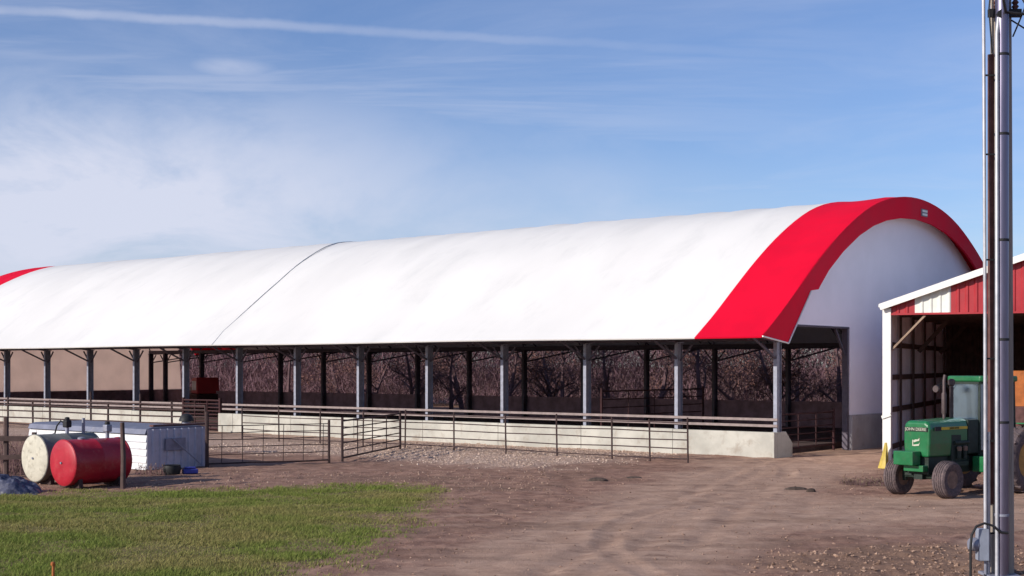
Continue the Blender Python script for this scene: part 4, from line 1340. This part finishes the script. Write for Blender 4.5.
for h in (0.95, 2.35, 3.6, 5.1, 6.7, 7.9):
    cl = MB().lathe([(0.101, h - 0.02), (0.107, h - 0.016), (0.107, h + 0.016), (0.101, h + 0.02)], Matrix.Translation((MX, MY, 0)), 28)
    co_ = cl.build('clamp', M['black'] if h > 2 else M['galv'], pole)
    MB().box(MX - 0.22, MX - 0.05, -0.12, -0.10, h - 0.3, h - 0.275).build('strap', M['black'], pole)
mbx = MB().box(-0.445, -0.29, -0.26, -0.08, 0.26, 0.74).build('meter_box', M['meter_grey'], pole, bevel=0.012)
MB().lathe([(0.10, 0.0), (0.105, 0.02), (0.10, 0.10), (0.07, 0.13), (0.01, 0.135)], Matrix.Translation((-0.445, -0.17, 0.50)) @ Matrix.Rotation(math.radians(-90), 4, 'Y'), 20).build('meter', M['galv'], mbx, True)
MB().box(-0.30, -0.28, -0.13, -0.05, 0.0, 0.255).build('box_leg', M['galv'], mbx)
MB().tube([(-0.60, -0.33, -0.1), (-0.60, -0.33, 0.45), (-0.58, -0.32, 0.66), (-0.50, -0.30, 0.79), (-0.38, -0.3, 0.835), (-0.26, -0.31, 0.80), (-0.14, -0.32, 0.70), (-0.03, -0.315, 0.69)], 0.019, 10).build('cable', M['black'], pole, True)
MB().box(-0.25, 0.25, -0.12, -0.06, 8.50, 8.62).tube([(-0.11, -0.3, 8.5), (-0.11, -0.18, 8.5)], 0.07, 10).build('bracket', M['black'], pole)
for x in (-0.12, 0.02, 0.16):
    MB().lathe([(0.03, 8.62), (0.055, 8.66), (0.03, 8.69), (0.055, 8.72), (0.02, 8.77)], Matrix.Translation((x, -0.09, 0)), 12).build('insulator', M['guard'], pole, True)
MB().tube([(-0.19, -0.08, 7.95), (-0.23, -0.14, 8.25), (-0.27, -0.18, 8.6), (-0.24, -0.2, 9.0)], 0.012, 6).build('cable', M['black'], pole, True)


def wire(label, p, q, sag, r=0.012, cat='wire'):
    p, q = Vector(p), Vector(q)
    pts = []
    for i in range(25):
        t_ = i / 24
        v = p.lerp(q, t_)
        v.z -= sag * 4 * t_ * (1 - t_)
        pts.append(v - p)
    o = MB().tube(pts, r, 6).build('overhead_wire', M['black'], None, True)
    o.location = p
    return tag(o, label, cat, 'overhead wires at the pole')


pp = pole.location
hub_p = pp + Vector((-0.06, -0.3, 8.52))
wire('thick black wire running up left from the pole bracket', hub_p, Vector((0.0, 2.0, 10.6)), 0.7, 0.022)
wire('thick black wire running off right from the pole bracket', hub_p, pp + Vector((14, -1.0, 8.75)), 0.5, 0.02)
wire('thin wire drooping right below the pole bracket', pp + Vector((0.1, -0.1, 8.45)), pp + Vector((9, 3, 9.6)), 1.35, 0.012)
wire('thin wire rising steeply right from the pole', pp + Vector((0.12, -0.1, 8.2)), pp + Vector((0.62, -1.2, 10.5)), 0.12, 0.012)
wire('looped thin wire hanging from the pole beside the steep wire', pp + Vector((0.2, -0.1, 8.9)), pp + Vector((1.1, -0.4, 8.7)), 0.5, 0.012)

# ------------------------------------------------------------------ dirt lumps on the drive


def clod(label, px, py, rx, h, seed):
    rr = np.random.RandomState(seed)
    mb = MB()
    n, m = 14, 7
    vs = []
    for j in range(m):
        f = j / (m - 1)
        for i in range(n):
            t_ = 2 * math.pi * i / n
            k_ = 0.75 + 0.5 * fbm(np.array([math.cos(t_) * 1.5 + seed + 9]), np.array([math.sin(t_) * 1.5 + f * 2 + 9]), 3)[0]
            r_ = rx * math.cos(f * math.pi / 2 * 0.95) * k_
            vs.append((r_ * math.cos(t_), 0.6 * r_ * math.sin(t_), h * math.sin(f * math.pi / 2) * (0.7 + 0.6 * k_ * 0.5) - 0.03))
    fs = [(j * n + i, j * n + (i + 1) % n, (j + 1) * n + (i + 1) % n, (j + 1) * n + i) for j in range(m - 1) for i in range(n)] + [tuple(range((m - 1) * n, m * n))]
    o = mb.add(vs, fs).build('dirt_clod', M['clod'], None)
    o.location = ground_at(px, py)
    o.rotation_euler = (0, 0, rr.uniform(-0.4, 0.4))
    tag(o, label, 'dirt clod', 'dirt lumps on the drive')


clod('widest dark dirt lump on the yard in front of the fence', 597, 481, 0.30, 0.13, 1)
clod('smaller dirt lump just right of the widest one', 634, 478, 0.26, 0.08, 2)
clod('low dirt ridge on the drive before the end doorway', 796, 489, 0.32, 0.09, 3)
clod('small dark dirt lump beside the ridge near the doorway', 811, 491, 0.14, 0.1, 4)

# ------------------------------------------------------------------ bare trees and brush behind the barn


def make_tree(seed, H, label, group):
    rr = random.Random(seed)
    t = thing('bare_tree', label, 'tree', (0, 0, 0), 0, group)
    wood, twigs, leaf = MB(), MB(), MB()

    def leaves(p, n):
        for _ in range(n):
            s = p + Vector((rr.gauss(0, .22), rr.gauss(0, .22), rr.gauss(0, .22)))
            d = Vector((rr.gauss(0, 1), rr.gauss(0, 1), rr.gauss(0, 1))).normalized() * rr.uniform(0.05, 0.11)
            e = d.cross(Vector((rr.gauss(0, 1), rr.gauss(0, 1), rr.gauss(0, 1)))).normalized() * rr.uniform(0.02, 0.045)
            leaf.add([s, s + d + e, s + d * 2, s + d - e], [(0, 1, 2, 3)])

    def branch(p, d, L, r, lvl):
        pts, rad = [p], [r]
        for i in range(3):
            d = (d + Vector((rr.gauss(0, .16), rr.gauss(0, .16), rr.gauss(0.03, .12)))).normalized()
            p = p + d * L / 3
            pts.append(p)
            rad.append(r * (1 - 0.24 * (i + 1)))
        (wood if lvl < 3 else twigs).tube(pts, rad, 6 if lvl < 2 else 3, False)
        if lvl >= 3:
            if rr.random() < 0.6:
                leaves(p, 5)
            if lvl == 4:
                return
        kids = {0: 7, 1: 5, 2: 5, 3: 4}[lvl]
        for k in range(kids):
            f = rr.uniform(0.25, 1.0) if lvl else rr.uniform(0.12, 1.0)
            i = min(2, int(f * 3))
            b = pts[i].lerp(pts[i + 1], f * 3 - i)
            az = rr.uniform(0, 6.28)
            out = Vector((math.cos(az), math.sin(az), rr.uniform(-0.05, 0.75)))
            nd = (d * 0.45 + out.normalized() * 0.8).normalized()
            branch(b, nd, L * rr.uniform(0.42, 0.68) if lvl else L * rr.uniform(0.35, 0.6), rad[i] * 0.5, lvl + 1)

    branch(Vector((0, 0, -0.2)), Vector((0, 0, 1)), H * 0.8, 0.2, 0)
    wood.build('trunk', M['bark'], t, True)
    cr = twigs.build('crown', M['twig'], t)
    leaf.build('leaves', M['leaf'], cr)
    return t


random.seed(11)
TL = 'bare brown tree in the row close behind the open sided barn'
protos = [make_tree(s, h, TL, 'trees behind the barn') for s, h in ((21, 6.6), (22, 5.8), (23, 7.0))]
k = 0
for row_g, n0, n1, stp in ((27.5, -2, 10, 5.0), (33, -4, 13, 5.2)):
    for j in range(n0, n1):
        o = protos[k] if k < 3 else copy_tree(protos[k % 3])
        o.location = barn_pt(row_g + random.uniform(-2.2, 2.2), j * stp + random.uniform(-1.8, 1.8))
        o.rotation_euler = (0, 0, random.uniform(0, 6.28))
        sc = random.uniform(0.85, 1.15)
        o.scale = (sc, sc, sc)
        k += 1


def build_thicket():
    N = 280000
    a = rs.uniform(-50, 105, N)
    g = rs.uniform(36.5, 46, N)
    hmax = 5.2 + 2.5 * fbm(a * 0.16, g * 0.3, 3)
    z = rs.rand(N) ** 0.9 * hmax
    P0 = np.array(CORNER)[None, :] + np.outer(g, np.array(G)) + np.outer(a, np.array(A))
    P0[:, 2] = z
    d = rs.normal(0, 0.55, (N, 3))
    d[:, 2] = np.abs(rs.normal(0.55, 0.5, N))
    d *= rs.uniform(0.5, 1.2, (N, 1))
    th = rs.uniform(0, 6.28, N)
    wd = rs.uniform(0.012, 0.04, N)
    s = np.stack([np.cos(th) * wd, np.sin(th) * wd, np.zeros(N)], 1)
    co = np.stack([P0 - s, P0 + s, P0 + d], 1).reshape(-1, 3)
    t = rs.rand(N, 1)
    c = np.repeat(np.array([0.155, 0.085, 0.105]) * (1 - t) + np.array([0.215, 0.13, 0.145]) * t, 3, 0)
    o = raw_mesh('thicket', co, 3, c, tint_mat('thicket_twigs', 0.9))
    tag(o, 'dense brown winter thicket behind the trees beyond the barn', 'thicket', kind='stuff')


build_thicket()

# small red vehicle beyond the cross alley
ft = thing('farm_truck', 'small red vehicle far beyond the cross alley of the barn', 'truck', Vector(((203 - 512) / FPX * 96, 96, 0)), 0.5)
MB().box(-0.9, 0.9, -1.6, 1.6, 0.75, 1.25).build('body', M['gate_red'], ft, bevel=0.08)
cb = MB().prism([(-1.4, 1.26), (0.2, 1.26), (0.05, 2.35), (-1.2, 2.4)], YZ, -0.8, 0.8).build('cab', M['red_metal'], ft, bevel=0.05)
MB().box(-0.815, -0.805, -1.1, -0.05, 1.5, 2.15).build('window', M['lamp_lens'], cb)
MB().box(0.805, 0.815, -1.1, -0.05, 1.5, 2.15).build('window', M['lamp_lens'], cb)
MB().box(-0.75, 0.75, 1.62, 1.70, 0.8, 1.7).build('front_panel', M['white_trim'], ft, bevel=0.02)
for x in (-0.85, 0.85):
    for y in (-1.0, 1.05):
        wheel(ft, x, y, 0.42, 0.26, 0.22, M['rim_mud'], 0, -1 if x < 0 else 1)
